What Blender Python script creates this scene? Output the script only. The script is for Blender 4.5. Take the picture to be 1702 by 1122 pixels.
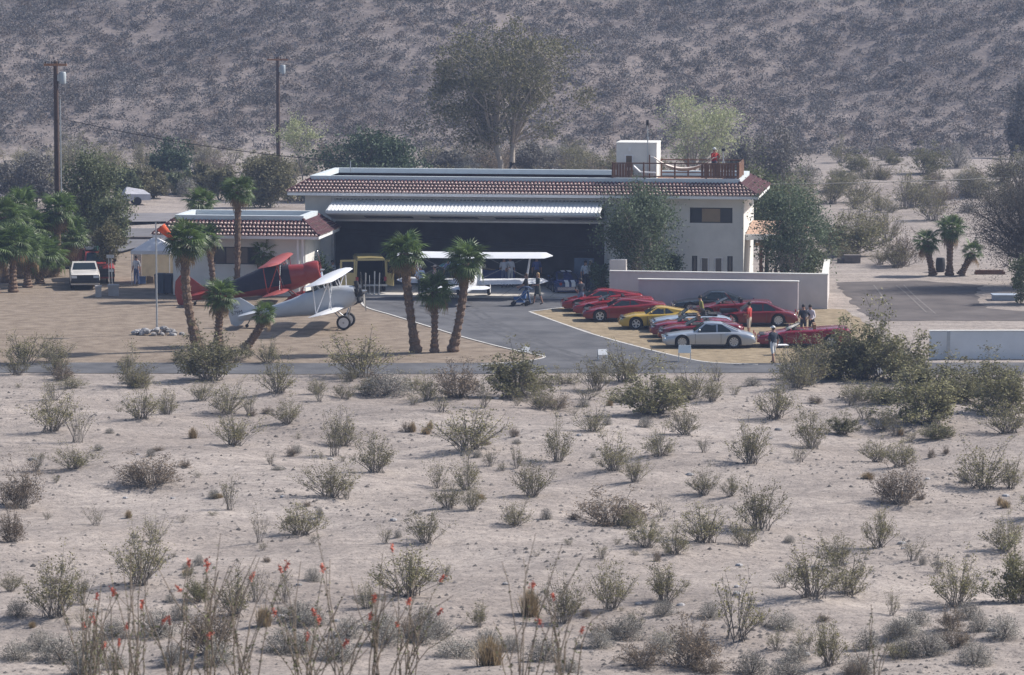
import bpy, bmesh, math, random
import numpy as np
from mathutils import Vector, Matrix, Euler

# ------------------------------------------------------------------ scene, camera, light
for o in list(bpy.data.objects):
    bpy.data.objects.remove(o, do_unlink=True)
S = bpy.context.scene
COL = S.collection
R = math.radians

CAM_H = 19.0                       # camera height over the flat, on the slope of a low hill
FPX, PW, PH = 5960.0, 1702.0, 1122.0
PITCH = math.atan(641.0 / FPX)
cd = bpy.data.cameras.new('camera')
cam = bpy.data.objects.new('camera', cd)
COL.objects.link(cam)
cam.location = (0, 0, CAM_H)
cam.rotation_euler = (R(90) - PITCH, 0, 0)
cd.sensor_width = 36.0
cd.lens = 36.0 * FPX / PW
cd.clip_start = 0.5
cd.clip_end = 3000
cd.dof.use_dof = True
cd.dof.focus_distance = 190.0
cd.dof.aperture_fstop = 3.4
S.camera = cam
S.render.resolution_x, S.render.resolution_y = 1024, 675

SUN_EL, SUN_BACK = 42.0, 20.0      # sun high on the right, a little behind the buildings
W = bpy.data.worlds.new('World')
S.world = W
W.use_nodes = True
nt = W.node_tree
bg = nt.nodes['Background']
sk = nt.nodes.new('ShaderNodeTexSky')
sk.sky_type = 'NISHITA'
sk.sun_disc = False
sk.sun_elevation = R(SUN_EL)
sk.sun_rotation = R(90 - SUN_BACK)
sk.dust_density = 1.5
nt.links.new(sk.outputs[0], bg.inputs[0])
bg.inputs[1].default_value = 0.10
sl = bpy.data.lights.new('sun', 'SUN')
sl.energy = 4.6
sl.angle = R(0.55)
sl.color = (1.0, 0.945, 0.88)
sun = bpy.data.objects.new('sun', sl)
COL.objects.link(sun)
sd = Vector((math.cos(R(SUN_EL)) * math.cos(R(SUN_BACK)), math.cos(R(SUN_EL)) * math.sin(R(SUN_BACK)), math.sin(R(SUN_EL))))
sun.rotation_euler = sd.to_track_quat('Z', 'Y').to_euler()
sun.location = (60, 220, 80)
S.view_settings.view_transform = 'Standard'
S.view_settings.look = 'None'
S.view_settings.gamma = 1.0
S.view_settings.exposure = 0.52

# ------------------------------------------------------------------ helpers
FW = np.array([0, math.cos(PITCH), -math.sin(PITCH)])
UP = np.array([0, math.sin(PITCH), math.cos(PITCH)])


def G(px, py, z=0.0):
    """where a sight line meets the level z: used to survey positions on the real ground"""
    d = FW + (px - 851) / FPX * np.array([1, 0, 0]) - (py - 561) / FPX * UP
    t = (z - CAM_H) / d[2]
    return float(t * d[0]), float(t * d[1])


def smooth(a, b, x):
    t = np.clip((x - a) / (b - a), 0, 1)
    return t * t * (3 - 2 * t)


def H(x, y):
    """terrain height"""
    x = np.asarray(x, float); y = np.asarray(y, float)
    z = 0.197 * np.where(y < 90, 90 - y, 0)
    z = np.where((y > 86) & (y < 96), 0.197 * (96 - y) ** 2 / 20.0, np.where(y <= 86, 0.197 * (91 - y), 0))
    und = (0.10 * np.sin(x * 0.31 + y * 0.23) + 0.08 * np.sin(x * 0.63 - y * 0.41 + 1.3) + 0.05 * np.sin(x * 1.1 + y * 0.9)
           + 0.035 * np.sin(x * 2.3 - y * 1.4 + .5))
    m = smooth(160, 152, y)
    z = z + und * m
    far = smooth(228, 250, y)
    z = z + far * (0.18 * np.sin(x * 0.12 + y * 0.09) + 0.12 * np.sin(x * 0.27 - y * 0.13 + 2))
    # low bank beyond the buildings on the right
    z = z + 1.0 * np.exp(-((y - 287 - 3 * np.sin(x * .1)) / 6.0) ** 2) * smooth(12, 26, x)
    t = np.maximum(y - 330 - 4 * np.sin(x * .05), 0)
    hill = 0.23 * np.where(t < 12, t * t / 24.0, t - 6)
    hill = hill * (1 + .10 * np.sin(x * .021 + .4)) + far * np.minimum(t / 30, 1) * (0.9 * np.sin(x * .085 + y * .04) + .6 * np.sin(x * .17 - y * .12))
    return z + hill


def h1(x, y):
    return float(H(x, y))


def link(o, parent=None):
    COL.objects.link(o)
    if parent is not None:
        o.parent = parent
    return o


def tag(o, label=None, cat=None, group=None, kind=None):
    if label: o['label'] = label
    if cat: o['category'] = cat
    if group: o['group'] = group
    if kind: o['kind'] = kind
    return o


def empty(name, loc=(0, 0, 0), rz=0.0, label=None, cat=None, group=None, rot=None):
    o = bpy.data.objects.new(name, None)
    o.empty_display_size = .3
    COL.objects.link(o)
    o.location = loc
    o.rotation_euler = rot if rot else (0, 0, rz)
    return tag(o, label, cat, group)


def copy_tree(o, parent=None):
    c = o.copy()
    COL.objects.link(c)
    c.parent = parent
    for ch in list(o.children):
        copy_tree(ch, c)
    return c


def np_mesh(name, V, Q, mats, mi=None, smooth_=False):
    """mesh from arrays of vertices and equal-sided faces"""
    V = np.asarray(V, np.float32); Q = np.asarray(Q, np.int32)
    n, k = Q.shape
    me = bpy.data.meshes.new(name)
    me.vertices.add(len(V)); me.vertices.foreach_set('co', V.ravel())
    me.loops.add(n * k); me.loops.foreach_set('vertex_index', Q.ravel())
    me.polygons.add(n); me.polygons.foreach_set('loop_start', np.arange(0, n * k, k, dtype=np.int32))
    if mi is not None:
        me.polygons.foreach_set('material_index', np.asarray(mi, np.int32))
    if smooth_:
        me.polygons.foreach_set('use_smooth', np.ones(n, bool))
    for m in mats: me.materials.append(m)
    me.update(calc_edges=True)
    return me


class MB:
    """collects shapes for one mesh"""
    def __init__(s):
        s.v = []; s.f = []; s.m = []

    def add(s, vs, fs, m=0):
        b = len(s.v)
        s.v += [tuple(p) for p in vs]
        s.f += [tuple(i + b for i in f) for f in fs]
        s.m += [m] * len(fs)
        return s

    def box(s, x0, x1, y0, y1, z0, z1, m=0, M=None):
        vs = [(x, y, z) for z in (z0, z1) for y in (y0, y1) for x in (x0, x1)]
        if M is not None: vs = [M @ Vector(p) for p in vs]
        return s.add(vs, [(0, 2, 3, 1), (4, 5, 7, 6), (0, 1, 5, 4), (2, 6, 7, 3), (0, 4, 6, 2), (1, 3, 7, 5)], m)

    def quad(s, a, b, c, d, m=0):
        return s.add([a, b, c, d], [(0, 1, 2, 3)], m)

    def prism(s, poly, axis, a, b, m=0):
        """polygon (2d) extruded along axis 'x','y','z' from a to b"""
        def P(p, t):
            return {'x': (t, p[0], p[1]), 'y': (p[0], t, p[1]), 'z': (p[0], p[1], t)}[axis]
        n = len(poly)
        vs = [P(p, a) for p in poly] + [P(p, b) for p in poly]
        fs = [tuple(range(n))[::-1], tuple(range(n, 2 * n))] + [(i, (i + 1) % n, n + (i + 1) % n, n + i) for i in range(n)]
        return s.add(vs, fs, m)

    def tube(s, pts, rad, n=6, m=0, cap=True):
        pts = [Vector(p) for p in pts]
        if not hasattr(rad, '__len__'): rad = [rad] * len(pts)
        vs = []; fs = []
        ref = Vector((0, 0, 1))
        for i, p in enumerate(pts):
            d = (pts[min(i + 1, len(pts) - 1)] - pts[max(i - 1, 0)])
            if d.length < 1e-9: d = Vector((0, 0, 1))
            d.normalize()
            if abs(d.dot(ref)) > .95: ref = Vector((1, 0, 0)) if abs(d.x) < .9 else Vector((0, 1, 0))
            u = d.cross(ref).normalized(); w = d.cross(u)
            for k in range(n):
                a = 2 * math.pi * k / n
                vs.append(p + (u * math.cos(a) + w * math.sin(a)) * rad[i])
        for i in range(len(pts) - 1):
            for k in range(n):
                a = i * n + k; b = i * n + (k + 1) % n
                fs.append((a, b, b + n, a + n))
        if cap:
            fs.append(tuple(range(n))[::-1]); fs.append(tuple(range((len(pts) - 1) * n, len(pts) * n)))
        return s.add(vs, fs, m)

    def loft(s, rings, m=0, cap=True, closed=True):
        n = len(rings[0]); vs = [p for r in rings for p in r]; fs = []
        for i in range(len(rings) - 1):
            for k in range(n if closed else n - 1):
                a = i * n + k; b = i * n + (k + 1) % n
                fs.append((a, b, b + n, a + n))
        if cap:
            fs.append(tuple(range(n))[::-1]); fs.append(tuple(range((len(rings) - 1) * n, len(rings) * n)))
        return s.add(vs, fs, m)

    def disc(s, c, r, axis='y', t=.05, n=16, m=0, r2=None):
        """short cylinder (wheel-like) round an axis, r2 = radius at the other end"""
        r2 = r if r2 is None else r2
        rings = []
        for sgn, rr in ((-1, r), (1, r2)):
            ring = []
            for k in range(n):
                a = 2 * math.pi * k / n
                q = (rr * math.cos(a), rr * math.sin(a)); e = sgn * t / 2
                ring.append({'y': (c[0] + q[0], c[1] + e, c[2] + q[1]), 'x': (c[0] + e, c[1] + q[0], c[2] + q[1]),
                             'z': (c[0] + q[0], c[1] + q[1], c[2] + e)}[axis])
            rings.append(ring)
        return s.loft(rings, m)

    def ball(s, c, r, m=0, n=8, k=5):
        if not hasattr(r, '__len__'): r = (r, r, r)
        rings = []
        for i in range(k + 1):
            t = math.pi * (i / k); t = min(max(t, .06), math.pi - .06)
            rings.append([(c[0] + r[0] * math.sin(t) * math.cos(2 * math.pi * j / n), c[1] + r[1] * math.sin(t) * math.sin(2 * math.pi * j / n),
                           c[2] - r[2] * math.cos(t)) for j in range(n)])
        return s.loft(rings, m)

    def mesh(s, name, mats, sm=None):
        me = bpy.data.meshes.new(name)
        me.from_pydata(s.v, [], s.f)
        if not isinstance(mats, (list, tuple)): mats = [mats]
        for m in mats: me.materials.append(m)
        if len(mats) > 1: me.polygons.foreach_set('material_index', s.m)
        bm = bmesh.new(); bm.from_mesh(me)
        bmesh.ops.recalc_face_normals(bm, faces=bm.faces[:])
        bm.to_mesh(me); bm.free()
        if sm:
            me.polygons.foreach_set('use_smooth', [True] * len(me.polygons))
            me.set_sharp_from_angle(angle=R(sm))
        me.update()
        return me

    def build(s, name, mats, parent=None, sm=None, loc=None, kind=None):
        o = bpy.data.objects.new(name, s.mesh(name, mats, sm))
        link(o, parent)
        if loc is not None: o.location = loc
        if kind: o['kind'] = kind
        return o


# ------------------------------------------------------------------ materials
MATS = {}


def mat(name, col, rough=.75, var=.12, scale=8.0, bump=0.0, bscale=40.0, metal=0.0, coat=0.0, rnd=0.0, isl=0.0, spec=.4, col2=None, trans=0.0, coord='Object'):
    """principled material, colour broken up by noise; rnd varies per object, isl per loose piece"""
    if name in MATS: return MATS[name]
    m = bpy.data.materials.new(name); m.use_nodes = True
    t = m.node_tree; N = t.nodes; L = t.links
    b = N['Principled BSDF']
    b.inputs['Roughness'].default_value = rough
    b.inputs['Metallic'].default_value = metal
    b.inputs['Specular IOR Level'].default_value = spec
    if coat: b.inputs['Coat Weight'].default_value = coat; b.inputs['Coat Roughness'].default_value = .06
    tc = N.new('ShaderNodeTexCoord')
    nz = N.new('ShaderNodeTexNoise'); nz.inputs['Scale'].default_value = scale; nz.inputs['Detail'].default_value = 5; nz.inputs['Roughness'].default_value = .62
    L.new(tc.outputs[coord], nz.inputs['Vector'])
    ramp = N.new('ShaderNodeValToRGB')
    c2 = col2 if col2 else tuple(min(1, c * (1 + var)) for c in col)
    c1 = tuple(c * (1 - var) for c in col) if not col2 else col
    ramp.color_ramp.elements[0].position = .32; ramp.color_ramp.elements[1].position = .68
    ramp.color_ramp.elements[0].color = (*c1, 1); ramp.color_ramp.elements[1].color = (*c2, 1)
    L.new(nz.outputs['Fac'], ramp.inputs['Fac'])
    out = ramp.outputs['Color']
    for amt, src in ((rnd, 'obj'), (isl, 'isl')):
        if amt:
            if src == 'obj':
                g = N.new('ShaderNodeObjectInfo'); v = g.outputs['Random']
            else:
                g = N.new('ShaderNodeNewGeometry'); v = g.outputs['Random Per Island']
            mr = N.new('ShaderNodeMapRange'); mr.inputs['To Min'].default_value = 1 - amt; mr.inputs['To Max'].default_value = 1 + amt
            L.new(v, mr.inputs['Value'])
            mx = N.new('ShaderNodeVectorMath'); mx.operation = 'SCALE'
            L.new(out, mx.inputs[0]); L.new(mr.outputs[0], mx.inputs['Scale'])
            out = mx.outputs[0]
    L.new(out, b.inputs['Base Color'])
    if bump:
        n2 = N.new('ShaderNodeTexNoise'); n2.inputs['Scale'].default_value = bscale; n2.inputs['Detail'].default_value = 4
        L.new(tc.outputs[coord], n2.inputs['Vector'])
        bp = N.new('ShaderNodeBump'); bp.inputs['Strength'].default_value = bump; bp.inputs['Distance'].default_value = .05
        L.new(n2.outputs['Fac'], bp.inputs['Height']); L.new(bp.outputs[0], b.inputs['Normal'])
    if trans:
        tr = N.new('ShaderNodeBsdfTranslucent'); L.new(out, tr.inputs['Color'])
        ms = N.new('ShaderNodeMixShader'); ms.inputs['Fac'].default_value = trans
        L.new(b.outputs[0], ms.inputs[1]); L.new(tr.outputs[0], ms.inputs[2])
        L.new(ms.outputs[0], N['Material Output'].inputs['Surface'])
    MATS[name] = m
    return m


def paint(name, col, rough=.22, var=.06):
    return mat('paint_' + name, col, rough, var, 3.0, coat=.55, spec=.35)


def glass(name='glass', col=(.02, .03, .035), rough=.06):
    return mat(name, col, rough, .1, 2.0, spec=.5, coat=.1)


M_sandpale = None


def ground_material():
    m = bpy.data.materials.new('desert_sand'); m.use_nodes = True
    t = m.node_tree; N = t.nodes; L = t.links; b = N['Principled BSDF']
    b.inputs['Roughness'].default_value = .95; b.inputs['Specular IOR Level'].default_value = .1
    tc = N.new('ShaderNodeTexCoord')

    def noise(sc, det, mapsc=None):
        n = N.new('ShaderNodeTexNoise'); n.inputs['Scale'].default_value = sc; n.inputs['Detail'].default_value = det; n.inputs['Roughness'].default_value = .65
        if mapsc:
            mp = N.new('ShaderNodeMapping'); mp.inputs['Scale'].default_value = mapsc
            L.new(tc.outputs['Object'], mp.inputs[0]); L.new(mp.outputs[0], n.inputs['Vector'])
        else:
            L.new(tc.outputs['Object'], n.inputs['Vector'])
        return n.outputs['Fac']

    def ramp(fac, a, b_, p0=.3, p1=.7):
        r = N.new('ShaderNodeValToRGB'); r.color_ramp.elements[0].position = p0; r.color_ramp.elements[1].position = p1
        r.color_ramp.elements[0].color = (*a, 1); r.color_ramp.elements[1].color = (*b_, 1)
        L.new(fac, r.inputs[0]); return r.outputs[0]

    def mix(f, a, b_, mode='MIX'):
        x = N.new('ShaderNodeMix'); x.data_type = 'RGBA'; x.blend_type = mode
        if isinstance(f, float): x.inputs[0].default_value = f
        else: L.new(f, x.inputs[0])
        L.new(a, x.inputs[6]); L.new(b_, x.inputs[7]); return x.outputs[2]
    big = ramp(noise(.055, 4), (.295, .257, .230), (.415, .370, .336))
    streak = ramp(noise(1.0, 5, (.10, .55, 1)), (.66, .65, .65), (1.08, 1.07, 1.06), .28, .66)
    c = mix(.8, big, streak, 'MULTIPLY')
    fine = ramp(noise(2.6, 6), (.60, .60, .615), (1.14, 1.13, 1.12), .32, .66)
    c = mix(.75, c, fine, 'MULTIPLY')
    grit = ramp(noise(11.0, 3), (.30, .29, .29), (1, 1, 1), .36, .46)   # scattered dark grit
    c = mix(.7, c, grit, 'MULTIPLY')
    # stony soil on the hillside beyond the flat
    sx_ = N.new('ShaderNodeSeparateXYZ'); L.new(tc.outputs['Object'], sx_.inputs[0])
    mr = N.new('ShaderNodeMapRange'); mr.inputs['From Min'].default_value = 322; mr.inputs['From Max'].default_value = 345; L.new(sx_.outputs['Y'], mr.inputs['Value'])
    soil = ramp(noise(.35, 6), (.48, .475, .50), (.78, .765, .785), .3, .7)
    one = N.new('ShaderNodeRGB'); one.outputs[0].default_value = (1, 1, 1, 1)
    c = mix(1.0, c, mix(mr.outputs[0], one.outputs[0], soil), 'MULTIPLY')
    L.new(c, b.inputs['Base Color'])
    bp = N.new('ShaderNodeBump'); bp.inputs['Strength'].default_value = .9; bp.inputs['Distance'].default_value = .10
    L.new(noise(1.6, 7), bp.inputs['Height']); L.new(bp.outputs[0], b.inputs['Normal'])
    return m


M_ground = ground_material()
M_yard = mat('yard_gravel', (.155, .122, .095), .95, .3, 1.2, .6, 9, spec=.1, col2=(.275, .225, .178))
M_lot = mat('dry_lot_grass', (.185, .145, .095), .95, .3, 1.8, .6, 9, spec=.1, col2=(.33, .265, .180))
M_asph = mat('asphalt', (.070, .071, .078), .9, .25, .45, .3, 30, spec=.2, col2=(.135, .135, .142))
M_asphold = mat('old_asphalt', (.088, .078, .076), .95, .25, .5, .4, 18, spec=.15, col2=(.145, .128, .122))
M_line = mat('road_paint', (.52, .50, .47), .8, .2, 3)
M_conc = mat('concrete', (.50, .47, .43), .85, .12, 1.5, .2, 20)
M_stucco = mat('white_stucco', (.66, .65, .615), .92, .09, .8, .25, 60, spec=.2)
M_stucco2 = mat('garden_wall_stucco', (.56, .52, .50), .92, .08, .9, .25, 60, spec=.2)
M_stucco3 = mat('whitewash', (.66, .68, .70), .9, .06, 1.0, .2, 60, spec=.2)
M_white = mat('white_trim', (.74, .74, .74), .6, .05, 2)
M_tile = mat('roof_tile', (.072, .022, .028), .8, .3, 3.0, isl=.35)
M_tilesun = mat('painted_tile_sun', (.58, .46, .42), .9, .12, 5)  # pale tone painted on the roof tiles in place of sunlit crests
M_roofcap = mat('roof_cap', (.55, .60, .62), .6, .06, 2)
M_roofing = mat('flat_roofing', (.30, .31, .33), .9, .1, 2)
M_wood = mat('deck_wood', (.17, .088, .055), .8, .3, 6, rnd=.25)
M_pole = mat('creosoted_pole', (.075, .048, .038), .9, .25, 5)
M_galv = mat('galvanised', (.42, .44, .46), .45, .1, 4, metal=.5)
M_dark = mat('dark_metal', (.025, .025, .028), .6, .2, 6)
M_black = mat('black_rubber', (.018, .018, .019), .85, .15, 10)
M_chrome = mat('chrome', (.6, .61, .63), .25, .05, 5, metal=.9)
M_rim = mat('alloy_rim', (.48, .49, .50), .4, .1, 6, metal=.55)
M_glass = glass()
M_wglass = glass('window_glass', (.035, .045, .055), .08)
M_headl = mat('headlamp', (.65, .67, .68), .15, .05, 8, coat=.5)
M_taill = mat('tail_lamp', (.30, .012, .012), .2, .1, 8, coat=.5)
M_seatt = mat('tan_leather', (.30, .17, .085), .6, .1, 8)
M_seatk = mat('black_leather', (.03, .03, .03), .6, .1, 8)
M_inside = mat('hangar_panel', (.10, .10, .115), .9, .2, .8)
M_stem = mat('bush_stem', (.185, .168, .150), .9, .25, 10, rnd=.15)
M_leaf = mat('creosote_leaf', (.215, .195, .095), .75, .2, 5, rnd=.25, isl=.45, trans=.25)
M_leafg = mat('green_bush_leaf', (.185, .175, .088), .75, .2, 5, rnd=.2, isl=.45, trans=.25)
M_leafy = mat('grey_brush_leaf', (.270, .255, .225), .85, .2, 5, rnd=.2, isl=.4, trans=.2)
M_leafb = mat('brown_brush_leaf', (.200, .155, .110), .85, .2, 5, rnd=.2, isl=.4, trans=.2)
M_straw = mat('straw', (.34, .26, .155), .85, .2, 8, rnd=.1, isl=.3, trans=.2)
M_bark = mat('bark', (.14, .115, .095), .95, .3, 6, .5, 20)
M_palmbark = mat('palm_bark', (.155, .105, .075), .95, .35, 9, .5, 25)
M_frond = mat('palm_frond', (.098, .150, .040), .45, .25, 4, rnd=.35, isl=.25, trans=.35)
M_frondd = mat('dead_frond', (.24, .165, .085), .85, .2, 4, rnd=.25, trans=.2)

# ------------------------------------------------------------------ ground, roads
def ground():
    xs = np.unique(np.concatenate([np.linspace(-450, -60, 30), np.linspace(-60, -32, 24), np.arange(-32, 32, .8), np.linspace(32, 60, 24), np.linspace(60, 450, 30)]))
    ys = np.unique(np.concatenate([np.linspace(-60, 60, 30), np.linspace(60, 92, 24), np.arange(92, 162, .7), np.arange(162, 330, 2.5), np.arange(330, 460, 1.8), np.linspace(460, 1100, 50)]))
    X, Y = np.meshgrid(xs, ys)
    Z = H(X, Y)
    V = np.stack([X, Y, Z], -1).reshape(-1, 3)
    nx, ny = len(xs), len(ys)
    i = np.arange((ny - 1) * (nx - 1)); r = i // (nx - 1); c = i % (nx - 1)
    a = r * nx + c
    Q = np.stack([a, a + 1, a + 1 + nx, a + nx], 1)
    o = bpy.data.objects.new('ground', np_mesh('ground', V, Q, [M_ground], smooth_=True))
    link(o); tag(o, kind='structure')


ground()
rng = random.Random(4)


def sheet(name, pts, z, m, thick=0.0, kind='structure', label=None):
    mb = MB()
    n = len(pts)
    if thick:
        mb.prism(pts, 'z', z - thick, z)
    else:
        mb.add([(p[0], p[1], z) for p in pts], [tuple(range(n))])
    o = mb.build(name, m)
    if not thick:
        if o.data.polygons[0].normal.z < 0: o.data.flip_normals()
    return tag(o, label=label, kind=kind)


def ragged(pts, amp, step, seed):
    """subdivide an outline and push it about so that dirt edges are uneven"""
    r = random.Random(seed); out = []
    for i in range(len(pts)):
        a = Vector(pts[i]); b = Vector(pts[(i + 1) % len(pts)])
        n = max(1, int((b - a).length / step))
        for k in range(n):
            p = a.lerp(b, k / n)
            out.append((p.x + r.uniform(-amp, amp), p.y + r.uniform(-amp, amp)))
    return out


def ribbon(name, line, w, z, m):
    """painted line following a path"""
    mb = MB(); L_ = []; R_ = []
    pts = [Vector((*p, 0)) for p in line]
    for i, p in enumerate(pts):
        d = (pts[min(i + 1, len(pts) - 1)] - pts[max(i - 1, 0)]).normalized()
        nrm = Vector((-d.y, d.x, 0)) * w / 2
        L_.append((*(p + nrm).xy, z)); R_.append((*(p - nrm).xy, z))
    mb.loft([[a, b] for a, b in zip(L_, R_)], cap=False, closed=False)
    o = mb.build(name, m)
    if o.data.polygons[0].normal.z < 0: o.data.flip_normals()
    return tag(o, kind='structure')


def curve(pts, n=6):
    """smooth line through points"""
    P = [Vector(p) for p in pts]; out = []
    for i in range(len(P) - 1):
        p0 = P[max(i - 1, 0)]; p1 = P[i]; p2 = P[i + 1]; p3 = P[min(i + 2, len(P) - 1)]
        for k in range(n):
            t = k / n
            out.append(.5 * ((2 * p1) + (p2 - p0) * t + (2 * p0 - 5 * p1 + 4 * p2 - p3) * t * t + (3 * p1 - p0 - 3 * p2 + p3) * t ** 3))
    out.append(P[-1])
    return out


sheet('dirt_yard', ragged([(-75, 165.2), (2, 165.2), (2, 232), (-75, 232)], .5, 2.0, 1), .006, M_yard)
sheet('parking_lot', ragged([G(870, 516), G(1000, 504), G(1240, 503), G(1400, 515), G(1450, 545), G(1470, 600), G(1180, 606), G(1000, 560)], .25, 1.0, 2), .011, M_lot)
sheet('road', [(-90, 161.3)] + [(x, 161.3 + .25 * math.sin(x * .2) + .1 * math.sin(x * .77)) for x in range(-88, 90, 3)] + [(90, 161.4), (90, 165.6)]
      + [(x, 165.5 + .12 * math.sin(x * .3 + 1)) for x in range(88, -90, -3)], .020, M_asph)
left_edge = [tuple(p) for p in curve([G(598, 500), G(610, 512), G(650, 524), G(705, 541), G(770, 561), G(835, 578), G(885, 589), G(905, 594), G(880, 600), G(800, 607)])]
right_edge = [tuple(p) for p in curve([G(880, 519), G(930, 537), G(985, 556), G(1060, 577), G(1130, 594), G(1180, 603), G(1260, 607)])]
sheet('driveway', left_edge + [G(800, 614), G(1260, 614)] + right_edge[::-1] + [G(952, 510), G(1010, 505), G(1013, 488), G(590, 482)], .030, M_asph)
ribbon('edge_line', left_edge, .13, .036, M_line)
ribbon('edge_line', right_edge, .13, .036, M_line)
M_skid = mat('tyre_mark', (.055, .055, .06), .9, .4, 1.5, col2=(.10, .10, .106))
for k, ln in enumerate([[(760, 500), (800, 530), (880, 570), (960, 606)], [(775, 500), (818, 530), (900, 568), (985, 606)], [(640, 505), (760, 535), (900, 580), (1000, 608)], [(655, 503), (780, 533), (920, 578), (1024, 608)]]):
    ribbon('tyre_mark', [tuple(p) for p in curve([G(*w) for w in ln], 8)], .20, .0335 + .0004 * k, M_skid)
ribbon('edge_line', [G(880, 519), G(952, 510)], .16, .040, M_line)
sheet('old_tarmac', ragged([G(1388, 470), G(1520, 466), G(1632, 474), G(1622, 492), G(1640, 512), G(1720, 520), G(1760, 534), G(1450, 533), G(1418, 505)], .2, .8, 5), .012, M_asphold)
for k, (a, b, c) in enumerate([((1452, 474), (1463, 488), (1476, 508)), ((1502, 474), (1520, 492), (1555, 522)), ((1490, 475), (1508, 490), (1540, 520))]):
    ribbon('tyre_track', [tuple(p) for p in curve([G(*a), G(*b), G(*c)], 5)], .09, .018 + .004 * k, mat('dusty_track', (.165, .148, .140), .95, .2, 4))
sheet('taxiway', ragged([(-85, 247), (-18, 249), (-16, 257.5), (-85, 256)], .35, 3, 6), .35, mat('pale_asphalt', (.17, .16, .165), .9, .15, .5))
sheet('service_road', ragged([(-34, 226), (-24.5, 226), (-21, 245), (-30, 245)], .2, 2, 7), .18, mat('pale_asphalt2', (.13, .125, .13), .9, .15, .5))

# ------------------------------------------------------------------ buildings
YAW = R(-7.8)


def tile_slope(mb, O, U, Vv, Nn, u0b, u1b, u0t, u1t, length, du=.205, dv=.30, sun_pads=True):
    """barrel tiles in courses on a sloping plane: O lower-left corner, U along the eave, Vv up the slope, Nn outward"""
    O, U, Vv, Nn = Vector(O), Vector(U).normalized(), Vector(Vv).normalized(), Vector(Nn).normalized()
    rows = int(length / dv)
    for r in range(rows):
        t = r * dv / length
        lo = u0b + (u0t - u0b) * t; hi = u1b + (u1t - u1b) * t
        n = int((hi - lo) / du)
        for c in range(n):
            u = lo + (c + .5) * (hi - lo) / n + rng.uniform(-.012, .012)
            jit = rng.uniform(-.015, .015)
            base = O + U * u + Vv * (r * dv - .04 + jit) + Nn * .055
            top = O + U * u + Vv * (r * dv + dv + .03) + Nn * .015
            ring = []
            for P, rad in ((base, .088), (top, .070)):
                ring.append([P + U * (rad * math.cos(math.pi * k / 5)) + Nn * (rad * math.sin(math.pi * k / 5)) for k in range(6)])
            mb.loft(ring, 0, cap=False, closed=False)
            sun_pad = []  # raised pale patch: sunlight painted on the lower tile crest
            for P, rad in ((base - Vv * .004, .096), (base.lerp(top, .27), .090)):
                sun_pad.append([P + U * (rad * math.cos(a)) + Nn * (rad * math.sin(a)) for a in (R(38), R(65), R(95), R(118))])
            if sun_pads: mb.loft(sun_pad, 1, cap=False, closed=False)
            mb.add([base - Vv * .012 + (p - base) * 1.02 + Nn * (p - base).dot(Nn) * .45 for p in ring[0]], [(0, 1, 2, 3, 4, 5)], 1)  # pale tile end, coloured to read as a sunlit dot


def mansard(parent, u0, u1, v0, v1, zw, ze, zt, over, inset):
    """tiled mansard skirt round a flat roof, white cap on top"""
    base = MB()
    lo = [(u0 - over, v0 - over), (u1 + over, v0 - over), (u1 + over, v1 + over), (u0 - over, v1 + over)]
    hi = [(u0 + inset, v0 + inset), (u1 - inset, v0 + inset), (u1 - inset, v1 - inset), (u0 + inset, v1 - inset)]
    sk_ = MB(); tiles = MB()
    for i in range(4):
        j = (i + 1) % 4
        a, b = Vector((*lo[i], ze)), Vector((*lo[j], ze)); c, d = Vector((*hi[j], zt)), Vector((*hi[i], zt))
        sk_.quad(a, b, c, d)
        U = (b - a).normalized(); W_ = (b - a).length
        mid = (d - a) - U * (d - a).dot(U); Lh = mid.length
        Nn = U.cross(mid.normalized())
        e = (d - a).dot(U)
        tile_slope(tiles, a, U, mid, Nn, 0, W_, e, W_ - e, Lh, sun_pads=i % 2 == 0)
    sk_.build('roof_deck', M_tile, parent)
    rt = tiles.build('roof_tiles', [M_tile, M_tilesun], parent, kind='stuff')
    # hips
    for i in range(4):
        hp = MB().tube([(*lo[i], ze + .05), (*hi[i], zt + .03)], [.12, .10], 6)
        hp.build('hip_ridge', M_tile, parent, sm=50)
    f = MB()   # fascia and soffit
    for i in range(4):
        j = (i + 1) % 4
        ax, ay = lo[i]; bx, by = lo[j]
        f.box(min(ax, bx) - .03, max(ax, bx) + .03, min(ay, by) - .03, max(ay, by) + .03, ze - .17, ze - .01)
    f.build('fascia', M_white, parent)
    MB().box(u0 - over + .04, u1 + over - .04, v0 - over + .04, v1 + over - .04, ze - .10, ze - .05).build('soffit', M_stucco, parent)
    cap = MB()
    cz0, cz1, t = zt - .06, zt + .22, .28
    cap.box(hi[0][0] - .03, hi[1][0] + .03, hi[0][1] - .04, hi[0][1] + t, cz0, cz1)
    cap.box(hi[0][0] - .03, hi[1][0] + .03, hi[2][1] - t, hi[2][1] + .04, cz0, cz1)
    cap.box(hi[0][0] - .03, hi[0][0] + t, hi[0][1] + t, hi[2][1] - t, cz0, cz1)
    cap.box(hi[1][0] - t, hi[1][0] + .03, hi[0][1] + t, hi[2][1] - t, cz0, cz1)
    cap.build('parapet_cap', M_roofcap, parent)
    MB().box(hi[0][0] + .1, hi[1][0] - .1, hi[0][1] + .1, hi[2][1] - .1, zt - .40, zt - .25).build('flat_roof', M_roofing, parent)
    return hi


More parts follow.
